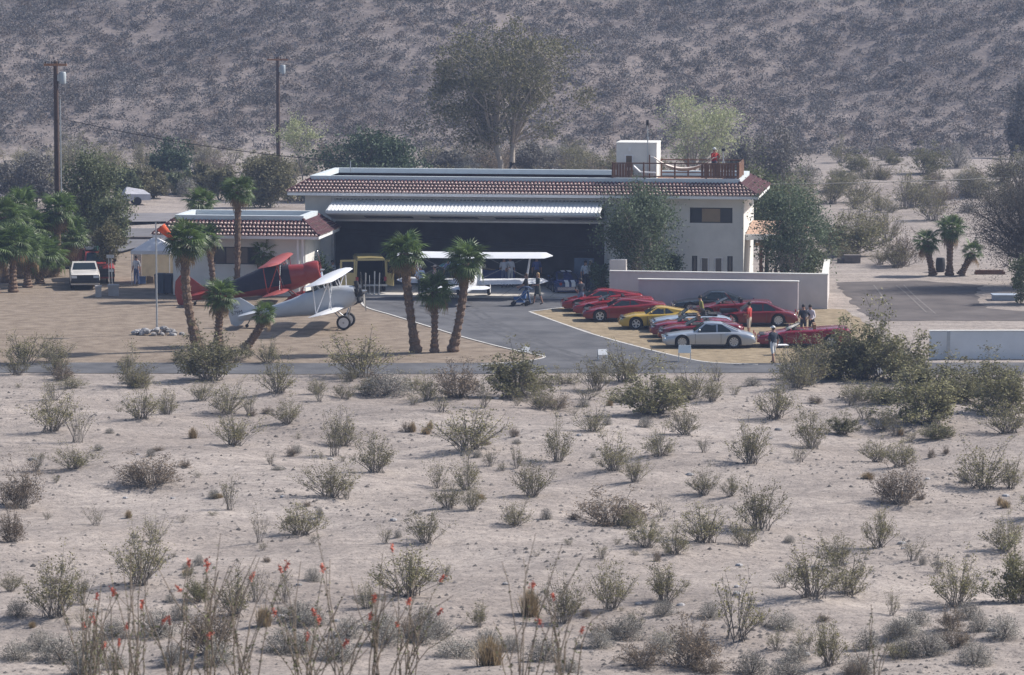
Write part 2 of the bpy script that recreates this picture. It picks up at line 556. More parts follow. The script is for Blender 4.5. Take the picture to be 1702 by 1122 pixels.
def window(parent, u0, u1, z0, z1, v, splits=(), gm=None, name='window', fm=None, sill=True):
    """framed window in a wall facing -v: frame bars, one pane per light"""
    fm = fm or M_dark
    us = [u0] + [u0 + (u1 - u0) * s for s in splits] + [u1]
    fr = MB()
    t = .06
    fr.box(u0 - t, u1 + t, v - .05, v + .04, z1, z1 + t); fr.box(u0 - t, u1 + t, v - .05, v + .04, z0 - t, z0)
    for u in us:
        fr.box(u - t / 2, u + t / 2, v - .048, v + .038, z0, z1)
    w = fr.build(name, fm, parent)
    for i in range(len(us) - 1):
        g = gm[i] if isinstance(gm, (list, tuple)) else (gm or M_wglass)
        MB().box(us[i] + t / 2, us[i + 1] - t / 2, v - .022, v - .008, z0, z1).build('pane', g, w)
    if sill: MB().box(u0 - .12, u1 + .12, v - .12, v + .02, z0 - t - .07, z0 - t - .004).build('sill', M_stucco, w)
    return w


hx, hy = -11.81, 204.35
HG = empty('hangar_building', (hx, hy, 0), YAW, 'long white stucco hangar with red tile mansard roof and wide open door', 'building')
HW, HD = 25.05, 8.2
DU0, DU1, DZ = 1.62, 17.25, 5.02
wl = MB()
T = .22
wl.box(0, DU0, 0, T, 0, 5.36); wl.box(DU0, DU1, 0, T, DZ, 5.358)
# right bay wall with window openings
def wall_with_holes(mb, u0, u1, z0, z1, v0, v1, holes):
    us = sorted({u0, u1, *[h[0] for h in holes], *[h[1] for h in holes]})
    zs = sorted({z0, z1, *[h[2] for h in holes], *[h[3] for h in holes]})
    for i in range(len(us) - 1):
        run = None
        for j in range(len(zs) - 1):
            uc, zc = (us[i] + us[i + 1]) / 2, (zs[j] + zs[j + 1]) / 2
            if any(h[0] < uc < h[1] and h[2] < zc < h[3] for h in holes):
                if run is not None: mb.box(us[i], us[i + 1], v0, v1, run, zs[j]); run = None
            elif run is None: run = zs[j]
        if run is not None: mb.box(us[i], us[i + 1], v0, v1, run, zs[-1])


holes = [(22.02, 24.42, 3.84, 4.70), (22.15, 22.45, .15, 1.98), (22.62, 23.12, .15, 1.90), (23.40, 23.90, .15, 1.90), (24.15, 24.45, .15, 1.98)]
wall_with_holes(wl, DU1, HW, 0, 5.36, 0, T, holes)
wl.build('front_wall', M_stucco, HG)
MB().box(0, T, T, HD, 0, 5.36).build('left_wall', M_stucco, HG)
MB().box(HW - T, HW, T, HD, 0, 5.36).build('right_wall', M_stucco, HG)
bw = MB()
wall_with_holes(bw, T, HW - T, 0, 5.36, HD - T, HD, [(16.3, 16.95, 1.9, 2.9)])
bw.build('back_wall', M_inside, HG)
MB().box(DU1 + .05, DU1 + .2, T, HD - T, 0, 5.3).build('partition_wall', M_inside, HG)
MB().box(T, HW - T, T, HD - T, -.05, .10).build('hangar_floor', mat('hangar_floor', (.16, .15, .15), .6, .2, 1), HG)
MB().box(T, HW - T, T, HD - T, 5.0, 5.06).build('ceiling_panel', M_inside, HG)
tr = MB()
for k in range(6):
    u = DU0 + .6 + k * 2.8
    tr.box(u, u + .12, T + .1, HD - T - .1, 4.55, 4.95)
tr.build('roof_beams', M_dark, HG)
hi = mansard(HG, 0, HW, 0, HD, 5.36, 5.41, 6.08, .84, .27)
window(HG, 22.08, 24.36, 3.90, 4.64, .05, (.26, .74), [M_wglass, glass('curtained_glass', (.26, .20, .13), .12), M_wglass], sill=False)
for (a, b, c, d) in holes[1:]:
    window(HG, a + .05, b - .05, c + .05, d - .05, .06, (), sill=False, fm=M_white if b - a > .4 else M_dark)
# downlight frame of the great door
df = MB()
df.box(DU0 - .10, DU0 + .06, -.05, .30, 0, DZ); df.box(DU1 - .06, DU1 + .10, -.05, .30, 0, DZ)
df.box(DU0 - .10, DU1 + .10, -.05, .30, DZ - .002, DZ + .13)
df.build('door_frame', M_galv, HG)
# bifold door, folded up and outwards
fz0, fz1, fv = 4.98, 4.52, -2.45
M_doorw = mat('ribbed_white_steel', (.74, .74, .73), .5, .06, 2)
M_doorl = mat('door_lower_steel', (.42, .43, .46), .6, .08, 2)
BD = MB()
BD.prism([(-.06, fz0), (fv, fz1), (fv, fz1 - .05), (-.06, fz0 - .05)], 'x', DU0 + .05, DU1 - .05)
bd = BD.build('bifold_door_panel', M_doorw, HG)
rb = MB(); n = 74
for k in range(n):
    u = DU0 + .12 + k * (DU1 - DU0 - .3) / (n - 1)
    rb.prism([(-.08, fz0), (fv, fz1), (fv, fz1 + .035), (-.08, fz0 + .035)], 'x', u, u + .075)
rb.build('ribs', M_doorw, bd, kind='stuff')
MB().box(DU0 + .03, DU1 - .03, fv - .06, fv + .05, fz1 - .15, fz1 - .005).build('door_fold_beam', M_roofcap, HG)
lp = MB()
wz0, wz1 = fz1 - .16, 3.90
lp.prism([(fv, wz0), (-.12, wz1), (-.12, wz1 - .06), (fv, wz0 - .06)], 'x', DU0 + .05, DU1 - .05)
lpo = lp.build('bifold_door_panel', M_doorl, HG)
for k in range(4):      # slot windows in the lower leaf
    a = DU0 + 2.1 + k * 3.72
    def lv(t, off): return (fv + (-.12 - fv) * t - .34 * off, wz0 + (wz1 - wz0) * t - .06 - .94 * off)
    q = [lv(.28, .012), lv(.62, .012), lv(.62, -.01), lv(.28, -.01)]
    MB().prism(q, 'x', a, a + 2.75).build('slot_window', M_wglass, lpo)
MB().box(DU0 + .05, DU1 - .05, -.20, -.06, wz1 - .16, wz1 - .02).build('door_bottom_rail', M_galv, HG)

# stair tower, mast, terrace on the roof
TW = MB()
wall_with_holes(TW, 17.62, 19.92, 5.8, 8.14, 2.2, 2.36, [(18.10, 18.58, 6.75, 7.50)])
TW.box(17.62, 17.78, 2.36, 4.6, 5.8, 8.14); TW.box(19.76, 19.92, 2.36, 4.6, 5.8, 8.14); TW.box(17.78, 19.76, 4.44, 4.6, 5.8, 8.14)
TW.box(17.60, 19.94, 2.18, 4.62, 8.14, 8.22)
tw = TW.build('stair_tower', M_stucco, HG)
window(HG, 18.14, 18.54, 6.79, 7.46, 2.24, (), glass('tower_glass', (.12, .09, .06), .1), fm=M_white)
w2 = MB(); w2.box(18.1, 18.6, 2.17, 2.21, 6.36, 6.62); w2.build('vent', M_dark, tw)
MB().box(18.32, 18.42, 2.12, 2.2, 7.72, 7.92).build('wall_lamp', M_white, tw)
ms = MB(); ms.tube([(19.42, 2.1, 5.9), (19.42, 2.1, 8.9)], .035, 6); ms.box(19.36, 19.48, 2.04, 2.16, 8.35, 8.52); ms.tube([(19.40, 2.1, 8.9), (19.40, 2.1, 9.5)], .022, 6)
mo = ms.build('mast', M_galv, HG)
MB().box(19.33, 19.47, 2.03, 2.17, 9.2, 9.5).build('anemometer', M_dark, mo)
# railing of the terrace: boards one by one
def railing(parent, p0, p1, z0, z1, gaps=(), step=.16, name='railing'):
    a, b = Vector((*p0, 0)), Vector((*p1, 0)); L_ = (b - a).length; d = (b - a).normalized()
    ang = math.atan2(d.y, d.x); M = Matrix.Translation(a) @ Matrix.Rotation(ang, 4, 'Z')
    r = MB(); r.box(0, L_, -.035, .035, z1 - .07, z1, M=M); r.box(0, L_, -.03, .03, z0 + .08, z0 + .14, M=M)
    n = max(2, int(L_ / 1.5) + 1)
    for k in range(n):
        x = k * (L_ - .09) / (n - 1); r.box(x, x + .09, -.045, .045, z0 - .15, z1 + .02, M=M)
    ro = r.build(name, M_wood, parent)
    bm_ = MB().box(0, step * .86, -.012, .012, z0 + .05, z1 - .075).mesh('board', M_wood)
    x = .1
    while x < L_ - .2:
        if not any(g0 < x < g1 for g0, g1 in gaps):
            o = bpy.data.objects.new('board', bm_); link(o, ro)
            p = M @ Vector((x, -.048, 0)); o.location = p; o.rotation_euler = (0, 0, ang)
        x += step
    return ro


MB().box(17.5, 24.75, .36, 4.3, 5.75, 6.20).build('terrace_deck', M_wood, HG)
railing(HG, (17.55, .42), (24.70, .42), 6.30, 7.18, gaps=[(1.1, 5.0)])
railing(HG, (24.70, .42), (24.70, 4.2), 6.30, 7.18)
railing(HG, (19.95, 4.2), (24.70, 4.2), 6.30, 7.18, gaps=[(0, 9)])


def hang(u, v, z=0.0):
    """point of the hangar's own frame in the world"""
    c, s = math.cos(YAW), math.sin(YAW)
    return (hx + u * c - v * s, hy + u * s + v * c, z)


# canvas sun lounger and hammock on the terrace
lg = empty('sun_lounger', hang(19.4, 1.5, 6.20), YAW, 'white canvas lounger propped up beside the roof stair tower', 'lounger')
MB().prism([(-.75, .72), (-.35, .35), (.55, .33), (.55, .39), (-.32, .41), (-.69, .76)], 'y', -.3, .3).build('sling', M_white, lg)
for sx in (-.35, .5):
    for sy in (-.27, .27):
        MB().tube([(sx, sy, 0), (sx, sy, .37)], .02, 5).build('leg', M_galv, lg)
hm = empty('hammock', hang(21.5, 1.9, 6.20), YAW, 'pale cloth hammock slung across the roof terrace', 'hammock')
hb = MB(); rings = []
for k in range(13):
    t = k / 12; x = -1.7 + 3.4 * t; sag = .45 + 1.0 * (2 * t - 1) ** 2 * .75
    w = .5 * math.sin(math.pi * min(max(t, .04), .96)) + .03
    rings.append([(x, w * math.cos(a), sag + (.16 * (abs(math.cos(a)) ** 2) * w / .5) - .03 * math.sin(a)) for a in np.linspace(0, 2 * math.pi, 10, endpoint=False)])
hb.loft(rings); hb.build('cloth', mat('hammock_cloth', (.62, .55, .50), .9, .1, 4), hm, sm=60)
for s in (-1, 1):
    MB().tube([(s * 1.68, 0, 1.19), (s * 1.95, 0, 1.28)], .02, 5).build('rope', M_white, hm)
    MB().tube([(s * 1.95, 0, 0), (s * 1.95, 0, 1.34)], .04, 6).build('post', M_wood, hm)

# concrete apron before the great door
def local_poly(pts): return [hang(u, v)[:2] for u, v in pts]
ap = sheet('concrete_apron', local_poly([(1.2, -.06), (1.2, -6.1), (17.6, -6.1), (17.6, -.06)]), .14, M_conc, thick=.2)
for k in range(1, 6):
    u = 1.2 + k * 16.4 / 6
    ribbon('slab_joint', [hang(u, -.1)[:2], hang(u, -6.08)[:2]], .03, .1445, M_dark)

# patio lean-to on the right
PT = empty('patio_cover', hang(HW, 4.2), YAW, 'low tiled patio cover leaning on the right end of the hangar', 'patio cover')
pr = MB(); pr.prism([(-3.0, 3.15), (2.0, 3.55), (2.0, 3.43), (-3.0, 3.03)], 'x', .06, 3.4); pr.build('roof_slab', mat('patio_roof', (.40, .27, .20), .9, .15, 3), PT)
MB().box(.04, 3.45, -3.12, -3.0, 2.82, 3.14).build('beam', M_white, PT)
for u in (.9, 3.3):
    MB().box(u - .09, u + .09, -2.98, -2.80, 0, 3.02).build('post', M_wood, PT)
MB().box(.55, .8, -2.6, -2.5, 2.45, 2.62).build('lantern', mat('lantern_brass', (.5, .33, .12), .4, .1, 5), PT)

# small building in front left
SX, SY = -18.87, 198.92
SB = empty('small_stucco_building', (SX, SY, 0), YAW, 'small white stucco building with red tile mansard roof behind the two biplanes', 'building')
SW, SD = 7.5, 4.4
sw = MB()
wall_with_holes(sw, 0, SW, 0, 3.36, 0, T, [(2.30, 4.95, 1.75, 2.72)])
sw.build('front_wall', M_stucco, SB)
MB().box(0, T, T, SD, 0, 3.36).build('left_wall', M_stucco, SB)
MB().box(SW - T, SW, T, SD, 0, 3.36).build('right_wall', M_stucco, SB)
MB().box(T, SW - T, SD - T, SD, 0, 3.36).build('back_wall', M_stucco, SB)
mansard(SB, 0, SW, 0, SD, 3.36, 3.42, 4.24, .90, .14)
window(SB, 2.36, 4.89, 1.81, 2.66, .06, (.25, .5, .75), [M_wglass, glass('blind_glass', (.16, .14, .12), .2), glass('blind_glass2', (.11, .10, .09), .2), M_wglass])
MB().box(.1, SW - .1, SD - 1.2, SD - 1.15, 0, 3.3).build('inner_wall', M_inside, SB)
for u in (7.15, 7.42):
    MB().box(u - .06, u + .06, -.42, -.30, 0, 3.30).build('porch_post', M_white, SB)

# garden walls round the courtyard
def stucco_wall(name, label, p0, p1, h, t, m, cap=.06, parent=None):
    a, b = Vector((*p0, 0)), Vector((*p1, 0)); L_ = (b - a).length; ang = math.atan2(b.y - a.y, b.x - a.x)
    r = empty(name, a, ang, label, 'wall')
    MB().box(0, L_, 0, t, -.1, h).build('wall_face', m, r)
    MB().box(-.04, L_ + .04, -.04, t + .04, h + .001, h + cap).build('wall_cap', M_stucco, r)
    return r


a = Vector(G(1014, 508)); b = Vector(G(1375, 514))
stucco_wall('courtyard_wall', 'tall pale stucco courtyard wall behind the parked cars', a, b, 1.84, .25, M_stucco2)
stucco_wall('courtyard_wall', 'end stretch of courtyard wall running back beside the patio trees', b + Vector((0.0, .27)), b + Vector((.9, 9.0)), 1.84, .25, M_stucco2)
stucco_wall('screen_wall', 'lower mauve stucco screen wall standing just in front of the courtyard wall', Vector(G(1061, 515.5)), Vector(G(1326, 519.5)), 1.62, .3, mat('mauve_stucco', (.46, .41, .42), .92, .08, 1, .2, 60))
gp = MB().box(0, .9, 0, .6, 0, 2.25); g_ = gp.build('gate_pier', M_stucco2); g_.location = (*G(1013, 500), 0); g_.rotation_euler.z = YAW
tag(g_, 'short stucco gate pier at the hangar end of the courtyard wall', 'pier')
wr = stucco_wall('roadside_wall', 'long low whitewashed roadside wall by the big green bush', (19.6, 167.2), (52, 167.6), 1.32, .22, M_stucco3, .03)
wp = MB().box(-.07, .07, -.07, .07, 0, 1.36); o = wp.build('fence_post', M_galv); o.location = (*G(1576, 598), 0)
tag(o, 'thin grey post standing against the low whitewashed wall', 'post')
# far right: low trough
o = MB().box(0, 1.3, 0, 1.0, 0, .26).box(-.05, 1.35, -.05, 1.05, .261, .32).build('water_trough', mat('trough_blue', (.30, .35, .42), .7, .15, 2)); o.location = (*G(1652, 500), 0)
tag(o, 'low blue grey trough half hidden by the grey tree', 'trough')

# ------------------------------------------------------------------ vegetation
def leaf_quads(C, size, r, flat=0.0, elong=1.0, up=None):
    """randomly turned small quads at the points C"""
    n = len(C)
    d = r.normal(size=(n, 3)); d[:, 2] *= 1 - flat
    d /= np.linalg.norm(d, axis=1)[:, None] + 1e-9
    e = r.normal(size=(n, 3)); e -= (e * d).sum(1)[:, None] * d
    e /= np.linalg.norm(e, axis=1)[:, None] + 1e-9
    f = np.cross(d, e)
    s = (size * r.uniform(.6, 1.3, n))[:, None]
    e = e * s * .5 * elong; f = f * s * .5
    V = np.stack([C - e, C - f * .8, C + e, C + f * .8], 1).reshape(-1, 3)
    Q = np.arange(n * 4).reshape(-1, 4)
    return V, Q


def bush_meshes(seed, kind):
    """unit bush: half width .5, height 1. Returns (stems mesh, foliage mesh)"""
    r = np.random.default_rng(seed)
    st = MB(); tips = []
    if kind == 'ball':
        n = 2600
        a = r.uniform(0, 2 * math.pi, n); ph = np.arccos(r.uniform(0, 1, n)); rad = r.uniform(.30, 1.12, n) ** .6 * (1 + .16 * np.sin(3 * a + seed) * np.sin(ph * 4 + seed))
        C = np.stack([.5 * rad * np.sin(ph) * np.cos(a), .5 * rad * np.sin(ph) * np.sin(a), .95 * rad * np.cos(ph) + .03], 1)
        for k in range(60):
            aa = r.uniform(0, 6.28); e = r.uniform(.2, 1.3)
            st.tube([(0, 0, 0), (.22 * math.cos(aa) * math.cos(e), .22 * math.sin(aa) * math.cos(e), .45 * math.sin(e)), (.5 * math.cos(aa) * math.cos(e), .5 * math.sin(aa) * math.cos(e), 1.0 * math.sin(e))], [.008, .005, .003], 3, cap=False)
        V, Q = leaf_quads(C, .026, r, 0, 2.4)
        return st.mesh('stems', M_stem), (V, Q)
    if kind == 'grass':
        Vs = []
        for k in range(420):
            aa = r.uniform(0, 6.28); e = r.uniform(.55, 1.5); l = r.uniform(.6, 1.05)
            dx, dz = math.cos(e) * .55, math.sin(e)
            p0 = np.array([.12 * r.normal(), .12 * r.normal(), 0]); p1 = p0 + np.array([dx * math.cos(aa), dx * math.sin(aa), dz]) * l
            s = np.array([-math.sin(aa), math.cos(aa), 0]) * .014
            Vs += [p0 - s, p0 + s, p1 + s * .3, p1 - s * .3]
        st.tube([(0, 0, 0), (0, 0, .2)], [.1, .05], 5)
        return st.mesh('stems', M_straw), (np.array(Vs), np.arange(len(Vs)).reshape(-1, 4))
    ns = {'creosote': 44, 'sparse': 24, 'dense': 60, 'green': 54}[kind]
    for k in range(ns):
        aa = r.uniform(0, 2 * math.pi); e = {'creosote': r.uniform(.32, 1.48), 'sparse': r.uniform(.55, 1.45), 'dense': r.uniform(.12, 1.4), 'green': r.uniform(.2, 1.45)}[kind]
        L_ = r.uniform(.50, 1.08) * (1 + .16 * math.sin(2 * aa + seed) + .12 * math.sin(3 * aa + seed * 1.7))
        bq = r.uniform(.03, .20); b0 = np.array([bq * math.cos(aa + r.normal() * .5), bq * math.sin(aa + r.normal() * .5), 0])
        hx_, hz_ = .60 * math.cos(e) * L_ + .05, 1.0 * math.sin(e) * L_
        bend = r.uniform(-.12, .12); pts = [b0]
        for t in (.35, .7, 1.0):
            ax = aa + bend * t * 2 + r.normal() * .05
            pts.append(np.array([hx_ * t ** .85 * math.cos(ax), hx_ * t ** .85 * math.sin(ax), hz_ * t ** 1.05]))
        st.tube(pts, [.0085, .0065, .0045, .002], 3, cap=False)
        for q in range(r.integers(4, 8)):
            t = r.uniform(.42, .98); i = 1 if t < .7 else 2
            f = (t - (.35, .7)[i - 1]) / (.35, .3)[i - 1]; f = min(max(f, 0), 1)
            p = pts[i] * (1 - f) + pts[i + 1] * f
            d = np.array([r.normal() * .5 + math.cos(aa) * .4, r.normal() * .5 + math.sin(aa) * .4, r.uniform(.3, 1.1)]); d /= np.linalg.norm(d)
            l = r.uniform(.10, .24); st.tube([p, p + d * l], [.004, .002], 3, cap=False)
            tips.append((p + d * l * .6, l * .42))
        tips.append((pts[-1], .08))
    nl = {'creosote': 7, 'sparse': 4, 'dense': 9, 'green': 13}[kind]
    C = np.concatenate([np.array(c) + r.normal(size=(nl, 3)) * s * .55 for c, s in tips])
    C = C[C[:, 2] > .05]
    V, Q = leaf_quads(C, .024 if kind != 'green' else .030, r, 0, 1.6)
    return st.mesh('stems', M_stem), (V, Q)


LEAFMAT = {'creosote': M_leaf, 'sparse': M_leaf, 'dense': M_leafb, 'green': M_leafg, 'ball': M_leafy, 'grass': M_straw}
BUSH = {}
for kind, nvar in (('creosote', 6), ('sparse', 3), ('dense', 3), ('green', 4), ('ball', 3), ('grass', 2)):
    BUSH[kind] = []
    for k in range(nvar):
        sm_, (V, Q) = bush_meshes(100 + 17 * k + len(kind), kind)
        BUSH[kind].append((sm_, np_mesh('foliage', V, Q, [LEAFMAT[kind]])))
BNAME = {'creosote': ('creosote_bush', 'grey green creosote bush on the open sand', 'creosote bushes on the sand flat'),
         'sparse': ('spindly_bush', 'thin spindly bush on the open sand', 'spindly bushes on the sand flat'),
         'dense': ('brown_bush', 'dense brownish twiggy bush on the open sand', 'brown bushes on the sand flat'),
         'green': ('green_bush', 'leafy olive green desert bush near the road', 'green bushes near the road'),
         'ball': ('burro_bush', 'low rounded grey bush like a ball on the sand', 'low grey ball bushes'),
         'grass': ('straw_tuft', 'straw coloured dry tuft among the bushes', 'dry straw tufts among the bushes')}
vr = random.Random(77)


def bush(kind, x, y, w, h, place=None, label=None, group=None):
    i = vr.randrange(len(BUSH[kind]))
    nm, lab, grp = BNAME[kind]
    size = 'tiny ' if h < .55 else 'small ' if h < 1.0 else 'tall ' if h > 1.75 else ''
    if place: lab = size + lab
    if not place and not label:
        where = ('beside the road' if y > 148 else 'in the middle of the sand flat' if y > 122 else 'on the near sand beyond the ocotillos' if y > 104 else 'at the foot of the near slope')
        place = where; lab = size + lab
    o = empty(nm, (x, y, h1(x, y) - .03), vr.uniform(0, 6.28), label or (lab if not place else lab.replace('on the open sand', place).replace('on the sand', place).replace('near the road', place).replace('among the bushes', place)), 'bush' if kind != 'grass' else 'tuft', group or (grp if not place else grp.split(' on ')[0].split(' near ')[0] + ' ' + place))
    o.scale = (w * vr.uniform(.94, 1.06), w * vr.uniform(.94, 1.06), h)
    sm_, fm_ = BUSH[kind][i]
    link(bpy.data.objects.new('stems', sm_), o)
    link(bpy.data.objects.new('foliage', fm_), o)
    return o


def bush_px(kind, px, py, wpx, hpx, **k):
    x, y = G(px, py)
    s = (py + 80) / 19.0
    return bush(kind, x, y, wpx / s * 1.14, hpx / s * 1.06, **k)


c, s_, d_, g_, b_, t_ = 'creosote', 'sparse', 'dense', 'green', 'ball', 'grass'
FG = [(c, 28, 623, 42, 36), (c, 95, 622, 46, 36), (c, 224, 643, 62, 58), (g_, 352, 632, 92, 72), (s_, 90, 668, 48, 40), (c, 87, 724, 74, 62), (s_, 130, 738, 50, 70),
      (c, 234, 700, 58, 52), (c, 278, 688, 34, 46), (c, 335, 664, 48, 34), (c, 378, 685, 64, 52), (s_, 415, 688, 32, 44), (c, 462, 660, 60, 60), (c, 479, 700, 50, 44),
      (s_, 531, 670, 24, 34), (c, 390, 741, 62, 58), (s_, 556, 754, 44, 80), (s_, 60, 778, 38, 40), (c, 124, 778, 66, 40), (d_, 33, 838, 70, 68), (d_, 251, 805, 98, 54),
      (s_, 450, 774, 20, 24), (s_, 382, 848, 36, 60), (c, 549, 830, 84, 64), (s_, 92, 803, 22, 18), (c, 573, 664, 38, 30), (b_, 644, 657, 76, 40), (c, 570, 734, 60, 54),
      (c, 600, 626, 108, 70), (d_, 761, 665, 84, 62), (c, 711, 670, 40, 42), (s_, 687, 677, 44, 22), (s_, 804, 682, 36, 54), (g_, 858, 660, 108, 74), (c, 898, 679, 48, 36),
      (s_, 858, 675, 20, 20), (c, 990, 647, 56, 56), (b_, 970, 670, 20, 15), (c, 1039, 634, 80, 58), (g_, 1082, 687, 110, 70), (s_, 734, 692, 46, 30), (c, 778, 750, 110, 70),
      (c, 928, 764, 46, 70), (c, 985, 721, 52, 42), (c, 624, 787, 68, 64), (s_, 727, 804, 52, 54), (c, 774, 808, 46, 58), (s_, 814, 771, 36, 32), (s_, 858, 772, 26, 45),
      (c, 885, 824, 62, 62), (c, 1019, 784, 66, 56), (c, 1056, 803, 42, 42), (c, 1096, 764, 60, 42), (c, 1137, 722, 54, 46), (s_, 577, 831, 24, 30), (c, 744, 851, 50, 44),
      (c, 784, 854, 36, 48), (d_, 1015, 865, 112, 62), (c, 856, 875, 50, 42), (c, 1150, 664, 80, 50), (c, 1184, 669, 34, 40), (c, 1288, 690, 68, 58), (b_, 1251, 645, 30, 16),
      (c, 1325, 652, 72, 54), (c, 1348, 742, 58, 68), (s_, 1170, 757, 28, 28), (c, 1247, 776, 72, 68), (s_, 1328, 768, 36, 30), (c, 1459, 764, 46, 40), (c, 1496, 781, 54, 46),
      (d_, 1496, 838, 74, 70), (c, 1633, 811, 94, 72), (c, 1680, 811, 40, 52), (c, 1170, 818, 50, 46), (c, 1214, 823, 32, 36), (c, 1263, 880, 80, 78), (s_, 1415, 674, 50, 42),
      (c, 1466, 714, 50, 38), (s_, 1513, 727, 28, 24), (g_, 1535, 705, 130, 76), (c, 1674, 721, 74, 54), (g_, 1665, 690, 104, 78), (g_, 1555, 662, 140, 64), (g_, 1645, 655, 90, 60),
      (c, 1340, 641, 88, 74), (c, 1170, 905, 78, 66), (c, 1238, 904, 48, 48), (c, 1460, 904, 56, 68), (c, 1393, 941, 66, 52), (s_, 1517, 932, 50, 42), (c, 1672, 914, 64, 60),
      (g_, 1690, 998, 84, 90), (c, 1590, 1005, 84, 84), (c, 1350, 1006, 94, 84), (c, 1410, 995, 80, 66), (s_, 1225, 1063, 110, 112), (s_, 1268, 1042, 38, 32), (s_, 1290, 1078, 44, 40),
      (s_, 1338, 1078, 56, 44), (c, 1378, 1102, 70, 76), (b_, 1442, 1075, 46, 36), (b_, 1496, 1063, 46, 34), (b_, 1543, 1090, 66, 44), (b_, 1526, 1044, 40, 30), (b_, 1610, 1030, 42, 32),
      (d_, 1580, 1055, 44, 40), (b_, 1627, 1058, 38, 30), (b_, 1668, 1075, 54, 40), (b_, 1248, 1112, 60, 42), (d_, 1150, 1105, 84, 78), (s_, 1493, 1098, 54, 34), (s_, 1483, 1025, 36, 48),
      (c, 1050, 877, 44, 40), (s_, 1102, 854, 30, 30), (c, 1074, 916, 60, 50), (c, 1120, 926, 54, 44), (c, 707, 903, 56, 56), (t_, 881, 1014, 46, 48), (c, 936, 1023, 64, 84),
      (c, 1017, 1009, 68, 80), (c, 1105, 995, 74, 64), (b_, 1104, 1023, 38, 28), (c, 795, 1040, 40, 42), (b_, 707, 1042, 48, 40), (b_, 760, 1092, 72, 32), (t_, 815, 1116, 60, 50),
      (b_, 996, 1078, 48, 32), (b_, 1040, 1058, 62, 40), (d_, 1066, 1112, 62, 46), (b_, 1098, 1087, 50, 36), (c, 500, 884, 78, 54), (s_, 257, 898, 54, 46), (c, 233, 983, 84, 90),
      (d_, 20, 905, 44, 62), (c, 92, 1032, 98, 102), (s_, 137, 1013, 46, 58), (c, 18, 983, 36, 34), (b_, 28, 1089, 50, 34), (b_, 102, 1090, 78, 42), (b_, 67, 1072, 50, 34), (c, 152, 1117, 70, 76),
      (b_, 261, 1058, 60, 44), (c, 388, 1027, 60, 78), (s_, 426, 998, 40, 62), (s_, 472, 998, 44, 58), (b_, 500, 1040, 70, 34), (g_, 328, 1005, 34, 40), (d_, 352, 1096, 84, 88),
      (t_, 440, 1048, 32, 36), (b_, 472, 1092, 64, 42), (s_, 431, 896, 26, 54), (c, 675, 985, 112, 78), (b_, 642, 1078, 60, 40), (b_, 700, 1068, 52, 36), (b_, 560, 1100, 60, 40), (c, 610, 1010, 40, 44),
      (b_, 905, 1100, 60, 40), (b_, 850, 1075, 40, 28), (b_, 1180, 1030, 40, 30), (b_, 1310, 1118, 60, 40), (b_, 1430, 1118, 50, 34), (b_, 1620, 1110, 60, 40), (b_, 520, 960, 30, 24), (b_, 300, 1030, 36, 30),
      (b_, 190, 1060, 46, 34), (b_, 30, 1030, 40, 30), (s_, 640, 905, 30, 30), (s_, 1300, 985, 34, 34), (s_, 1560, 950, 36, 34), (s_, 740, 960, 30, 30), (s_, 160, 870, 34, 30), (s_, 1000, 940, 30, 28)]
for k in FG: bush_px(*k)
for k in range(26):      # more of the low grey ones along the foot of the slope
    px = vr.uniform(10, 1700); bush_px(vr.choice([b_, b_, b_, d_, s_]), px, vr.uniform(1040, 1135), vr.uniform(36, 66), vr.uniform(24, 40))
for k in range(46):      # dry tufts and seedlings in loose patches
    cx_, cy_ = vr.uniform(10, 1700), vr.uniform(660, 1080)
    for q in range(vr.randrange(1, 4)):
        bush_px(vr.choice([t_, s_, d_, b_]), cx_ + vr.uniform(-50, 50), cy_ + vr.uniform(-16, 16), vr.uniform(12, 26), vr.uniform(9, 20))
for k in range(34):      # small seedlings
    bush_px(vr.choice([s_, s_, b_]), vr.uniform(10, 1700), vr.uniform(640, 1040), vr.uniform(10, 22), vr.uniform(8, 18))
for i, dx in enumerate((0, 46, -50)):
    bush_px('green', 1440 + dx, 633 - 4 * abs(i - 1), 110, 104 - 16 * i, place='beside the end of the whitewashed wall')
bush_px('sparse', 1312, 630, 64, 56); bush_px('sparse', 1376, 630, 70, 66)
for (px, py, w, h) in ((330, 598, 70, 34), (300, 603, 40, 26), (390, 600, 60, 30), (445, 604, 50, 40), (40, 606, 70, 50), (90, 602, 60, 46), (210, 610, 30, 22)):
    bush_px('creosote', px, py, w, h, place='along the road by the leaning palms')

for k in range(20):
    px = vr.uniform(15, 1250); bush_px(vr.choice([c, c, d_, s_, s_]), px, vr.uniform(630, 676), vr.uniform(26, 54), vr.uniform(18, 32))
for k in range(12):
    px = vr.uniform(1380, 1700); bush_px(vr.choice([c, c, g_, s_]), px, vr.uniform(650, 735), vr.uniform(40, 80), vr.uniform(26, 46))

